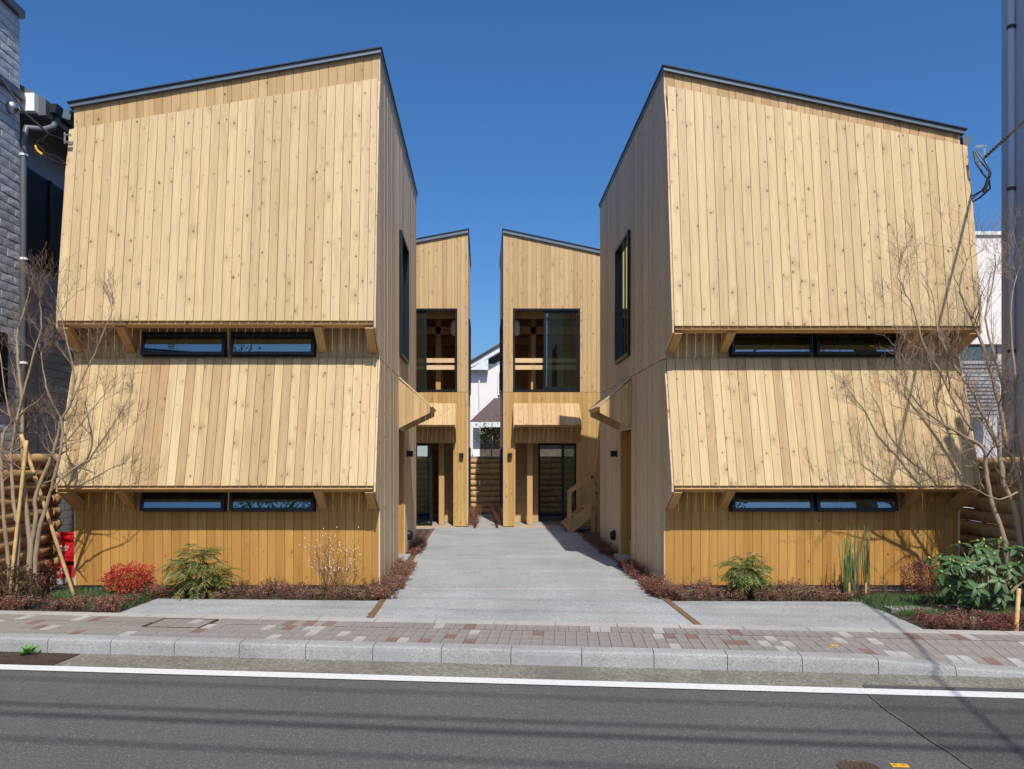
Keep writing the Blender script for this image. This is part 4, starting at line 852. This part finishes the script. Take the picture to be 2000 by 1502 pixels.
# bare shrub with white buds
rr = random.Random(8); x = (645-VX)*9.72/F; t = thing('budding_shrub', (x,9.72,-.02), 'leafless twiggy shrub with small white buds before the left house wall', 'shrub'); m = MB(); tips = []
for i in range(15):
    a = rr.uniform(0,6.28); b = V((x+rr.uniform(-.07,.07), 9.72+rr.uniform(-.05,.05), -.02)); d = V((math.cos(a)*.55, math.sin(a)*.3, 1)); twigs(m, b, d, rr.uniform(.4,.6), .008, 2 if i < 9 else 1, rr, tips)
m.build('stems', M['stem'], t); m = MB()
for p, d in tips:
    if p.z > .28 and rr.random() < .38: m.lathe(p-d*.008, [(.002,0),(.005,.006),(.004,.011),(.001,.015)], 5, d)
m.build('buds', M['petal'], t)
# ground cover
def cover(poly, n, hmax, label, mats, seed, L=.022, dens=None):
    rr = random.Random(seed); xs = [p[0] for p in poly]; yy = [p[1] for p in poly]; mbs = [MB() for _ in mats]; stm = MB()
    def inside(x, y):
        c = False; j = len(poly)-1
        for i in range(len(poly)):
            if (poly[i][1] > y) != (poly[j][1] > y) and x < (poly[j][0]-poly[i][0])*(y-poly[i][1])/(poly[j][1]-poly[i][1])+poly[i][0]: c = not c
            j = i
        return c
    for k in range(n//40):
        x = rr.uniform(min(xs), max(xs)); y = rr.uniform(min(yy), max(yy))
        if not inside(x, y): continue
        q = noise.noise(V((x*2.3,y*2.3,seed+9)))+rr.uniform(-.3,.3); mb = mbs[0 if q > -.05 else (1 % len(mats))]
        hh = hmax*(.45+1.0*max(0, .5+noise.noise(V((x*3.3, y*3.3, seed)))))*rr.uniform(.7,1.25)
        for _ in range(rr.randint(5,9)):                       # one sprig: a thin stem set with small leaves
            a = rr.uniform(0,6.28); b = V((x+rr.uniform(-.03,.03), y+rr.uniform(-.03,.03), -.03)); e = b+V((math.cos(a)*hh*.55, math.sin(a)*hh*.55, hh*rr.uniform(.6,1.15)+.02)); stm.tube([b, b.lerp(e,.5)+V((0,0,.012)), e], [.0017,.0014,.001], 3, False)
            for j in range(rr.randint(6,10)):
                f = .3+.7*rr.random(); mb.leaf(b.lerp(e,f)+V((0,0,.008)), V((math.cos(a+j*2.4), math.sin(a+j*2.4), .35))+rv(rr,.3), V((0,0,1))+rv(rr,.6), L*rr.uniform(.7,1.35), L*.6)
    o = mbs[0].build('ground_cover', M[mats[0]], label=label, cat='ground cover', kind='stuff')
    for mb, mt in zip(mbs[1:], mats[1:]): mb.build('olive_tufts', M[mt], o, kind='stuff')
    stm.build('stems', M['stem'], o, kind='stuff'); return o
cover([(-3.9,9.52),(-1.1,9.42),(-1.1,10.15),(-4.2,10.15)], 9000, .12, 'russet ground cover along the left house front', ('f_cov','f_cov2'), 21)
cover([(2.05,9.4),(4.25,9.38),(4.6,9.75),(5.1,10.15),(2.1,10.15)], 8500, .13, 'russet ground cover along the right house front', ('f_cov','f_cov2'), 22)
cover([(-1.28,9.45),(-1.02,9.45),(-1.04,12.4),(-1.28,12.4)], 9000, .12, 'russet ground cover along the left house side wall', ('f_cov','f_cov2'), 23)
cover([(-1.28,13.6),(-1.05,13.6),(-1.08,15.7),(-1.28,15.7)], 2200, .16, 'russet tufts by the rear of the left house side wall', ('f_cov','f_dk'), 24)
cover([(2.0,9.45),(2.25,9.45),(2.25,12.4),(2.02,12.4)], 9000, .12, 'russet ground cover along the right house side wall', ('f_cov','f_dk'), 25)
cover([(2.0,13.6),(2.25,13.6),(2.25,16.6),(2.02,16.6)], 2800, .18, 'dark russet tufts by the rear of the right house side wall', ('f_dk','f_cov'), 26)
cover([(-.37,19.2),(-.17,19.2),(-.17,23.6),(-.37,23.6)], 2200, .32, 'russet plants along the left side of the alley', ('f_cov','f_dk'), 27, .03)
cover([(.31,19.2),(.5,19.2),(.5,23.6),(.31,23.6)], 2200, .32, 'russet plants along the right side of the alley', ('f_cov','f_dk'), 28, .03)
cover([(-5.5,8.83),(-3.9,8.64),(-3.86,9.4),(-4.1,9.45),(-5.6,9.0)], 5200, .11, 'russet ground cover by the pavement at the left corner', ('f_cov','f_dk'), 29)
cover([(4.3,7.8),(6.2,7.62),(6.2,8.35),(5.0,8.4),(4.36,8.5)], 7600, .085, 'dark red ground cover by the pavement at the right corner', ('f_dk','f_cov'), 30)
def grass(poly, n, label, seed):
    rr = random.Random(seed); m = MB(); x0 = min(p[0] for p in poly); x1 = max(p[0] for p in poly); y0 = min(p[1] for p in poly); y1 = max(p[1] for p in poly)
    for _ in range(n):
        x = rr.uniform(x0,x1); y = rr.uniform(y0,y1)
        if noise.noise(V((x*1.7,y*1.7,seed))) < -.28: continue
        m.leaf(V((x,y,-.025)), rv(rr,.8)+V((0,0,.9)), rv(rr), rr.uniform(.04,.09), .007, .1)
    m.build('grass', M['f_grass'], label=label, cat='grass', kind='stuff')
grass([(-5.5,9.0),(-3.9,10.15)], 9000, 'short green lawn between the left tree and the house', 31)
grass([(4.25,8.55),(6.3,9.7)], 12000, 'short green lawn under the right tree', 32)
# horsetail reeds
rr = random.Random(12); t = thing('horsetail_reeds', ((1672-VX)*9.75/F, 9.75, -.02), 'upright green horsetail reeds before the right house wall', 'reeds'); m = MB(); m2 = MB(); m3 = MB()
for cx, n_ in ((1655,16),(1668,16),(1692,18)):
    for _ in range(n_):
        x = (cx+rr.uniform(-7,7)-VX)*9.75/F; y = 9.75+rr.uniform(-.06,.06); hh = rr.uniform(.35,.85); b = V((x,y,-.03)); e = V((x+rr.uniform(-.05,.05), y+rr.uniform(-.03,.03), hh)); md = b.lerp(e,.5)+V((rr.uniform(-.012,.012),0,0)); (m if rr.random() < .8 else m2).tube([b, md, e], [.0055,.005,.0035], 5)
        if rr.random() < .18: m3.lathe(e, [(.004,0),(.008,.015),(.006,.035),(.001,.045)], 5)
m.build('stems', M['f_reed'], t); m2.build('dry_stems', M['stem'], t); m3.build('tips', M['f_bud'], t)
for q in (1657, 1689):
    x = (q-VX)*9.68/F; beam('wooden_peg', (x,9.66,-.05), (x,9.66,.16), .022, .022, M['frame'], t)
# broad-leaved evergreen: every leaf its own piece
rr = random.Random(14); YE = 8.75; x = (1922-VX)*YE/F; t = thing('broad_leaved_evergreen', (x,YE,-.02), 'rhododendron-like evergreen with large green leaves at the right edge', 'shrub')
lm = []
for k in range(4):
    m = MB(); n_ = 6; L = 1.0; cv = .1+.07*k; vs = []
    for i in range(n_+1):
        f = i/n_; wv = .19*math.sin(math.pi*min(1, f*.9+.08))**.8 if 0 < i < n_ else .012; zc_ = -cv*f*f
        vs += [(-wv, f, zc_+wv*.35), (0, f, zc_), (wv, f, zc_+wv*.35)]
    m.add(vs, [q for i in range(n_) for q in ((3*i,3*i+1,3*i+4,3*i+3),(3*i+1,3*i+2,3*i+5,3*i+4))]); lm.append(m.mesh('leaf', M['f_rho'], True))
st_ = MB(); bd = MB(); nleaf = 0
for i in range(72):
    u = rv(rr)
    while u.length > 1 or u.length < .1: u = rv(rr)
    u = u.normalized()*(.62+.38*rr.random()); tip = V((x+.03+u.x*.62, YE+u.y*.4, .42+u.z*.36))
    if tip.z < .1: tip.z = .1+rr.uniform(0,.15)
    b = V((x+.05+u.x*.1, YE, .02)); st_.tube([b, V((b.x,b.y,.12)).lerp(tip,.45), tip], [.012,.009,.005], 5, False)
    ax = (V((u.x, u.y*.8-.25, u.z*.5+.75))).normalized(); s1 = ax.orthogonal().normalized(); s2 = ax.cross(s1); n_ = rr.choice((5,6,6,7))
    bd.lathe(tip, [(.004,0),(.011,.012),(.009,.028),(.001,.038)], 7, ax)
    for k in range(n_):
        a = 2*math.pi*k/n_+rr.uniform(-.25,.25); dr = (s1*math.cos(a)+s2*math.sin(a)); dd = (dr+ax*rr.uniform(-.25,.35)+V((0,0,-.12))).normalized(); sx = dd.cross(ax).normalized(); nz = sx.cross(dd); L = rr.uniform(.085,.15)
        o = bpy.data.objects.new('leaf', rr.choice(lm)); link(o, t, frame_m(tip, sx*L, dd*L, nz*L)); nleaf += 1
st_.build('branches', M['barkg'], t, smooth=True); bd.build('buds', M['f_bud'], t, smooth=True)
# weed on the kerb, small litter
c = G(52, 1278, RZ+.01); t = thing('weed', c, 'green leafy weed growing out of the kerb foot', 'weed'); rr = random.Random(5)
for k in range(12):
    a = rr.uniform(0,6.28); el = rr.uniform(.2,1.1); dd = V((math.cos(a)*math.cos(el), math.sin(a)*math.cos(el)*.6-.1, math.sin(el))).normalized(); sx = dd.cross(UZ).normalized(); nz = sx.cross(dd); L = rr.uniform(.075,.115)
    if k == 0: wm = lm[0].copy(); wm.materials.clear(); wm.materials.append(M['f_weed'])
    o = bpy.data.objects.new('leaf', wm); link(o, t, frame_m(c+V((rr.uniform(-.03,.03),0,.0)), sx*L*1.3, dd*L, nz*L))
def rockm(c, s, name, label, mat, cat):
    m = MB(); rr = random.Random(int(c[0]*100)); n1, n2 = 8, 6; prof = []
    m.lathe(c, [(.35,0),(.5,.12),(.46,.3),(.2,.42),(.01,.44)], 9)
    for i, v in enumerate(m.v): m.v[i] = tuple(V(c)+V(((v[0]-c[0])*s[0], (v[1]-c[1])*s[1], (v[2]-c[2])*s[2]))*(1+.25*noise.noise(V(v)*6)))
    return m.build(name, mat, label=label, cat=cat)
p = G(88, 1157, -.03); rockm(p, (.5,.35,.22), 'garden_rock', 'dark low rock beside the left tree trunk', M['rock'], 'rock')
p = G(95, 1186, -.02); box('junction_lid', (p.x-.27,p.y-.1,-.03), (p.x+.27,p.y+.14,.012), M['cable'], label='flat black plastic lid in the left planting bed', cat='lid')
p = G(1770, 1192, -.02); box('stepping_stone', (p.x-.2,p.y-.1,-.03), (p.x+.28,p.y+.1,.01), M['edge'], label='pale flat stepping stone in the right planting bed', cat='stone')
p = G(1790, 1191, -.02); box('stepping_stone', (p.x+.25,p.y-.05,-.03), (p.x+.75,p.y+.13,.012), M['edge'], label='second flat stepping stone half under the evergreen leaves', cat='stone')
p = G(1900, 1228, -.02); m = MB(); m.lathe(p, [(.022,0),(.022,.05),(.03,.055),(.03,.10),(.012,.105),(.012,.12)], 10); m.build('sprinkler_cap', M['greenp'], label='small green plastic tap cap among the dark red ground cover', cat='tap')
# small tree behind the rear fence
rr = random.Random(17); c = P(962, 850, 27); t = thing('garden_tree', (c.x,27,0), 'small yellow-green tree behind the alley fence', 'tree'); m = MB(); m.tube([V((c.x,27,0)), V((c.x-.05,27,1.4)), c], [.04,.03,.012], 6); m.build('trunk', M['barkg'], t); m = MB()
ball_leaves(m, c, .55, .4, .6, 260, .1, .05, rr, .3); m.build('crown', M['f_redg'], t)
# pollarded street tree just outside the frame; its shadow falls on the right house corner
t = thing('pollarded_tree', (6.28,7.15,-.1), 'thick pollarded street tree trunk with stub branches beyond the right edge', 'tree'); m = MB()
m.tube([V((6.28,7.15,-.2)), V((6.26,7.15,1.5)), V((6.3,7.12,3.4)), V((6.28,7.1,4.5))], [.2,.17,.16,.17], 12)
for q in ((.35,.1,.8),(-.3,.05,.75),(.05,-.2,.9),(.18,.2,.95),(-.12,.1,1.0)): m.tube([V((6.28,7.1,4.3)), V((6.28,7.1,4.35))+V(q)*.5, V((6.28,7.1,4.4))+V(q)], [.1,.08,.05], 8)
m.build('trunk', M['barkg'], t, smooth=True)
# tall evergreens across the street: out of frame, mirrored in the strip windows
for i, (x, y, zc, r, lb) in enumerate(((-8.6,-10.5,9.6,2.6,'tall evergreen street tree across the road to the left'), (9.2,-11.5,9.2,2.4,'tall evergreen street tree across the road to the right'))):
    rr = random.Random(40+i); t = thing('evergreen_tree', (x,y,-.1), lb, 'tree'); m = MB(); m.tube([V((x,y,-.3)), V((x+.1,y,4)), V((x,y,zc))], [.24,.18,.06], 10)
    for k in range(9): a = k*2.4; m.tube([V((x,y,zc-3+k*.45)), V((x+math.cos(a)*r*.7, y+math.sin(a)*r*.7, zc-1.2+k*.45))], [.07,.02], 6)
    m.build('trunk', M['barkg'], t); m = MB()
    for k in range(26):
        c = V((x,y,zc))+V((rr.uniform(-1,1)*r*.75, rr.uniform(-1,1)*r*.75, rr.uniform(-1,1)*r)); ball_leaves(m, c, r*.34, r*.34, r*.3, 150, .2, .09, rr, .3)
    m.build('crown', M['f_mah'], t)
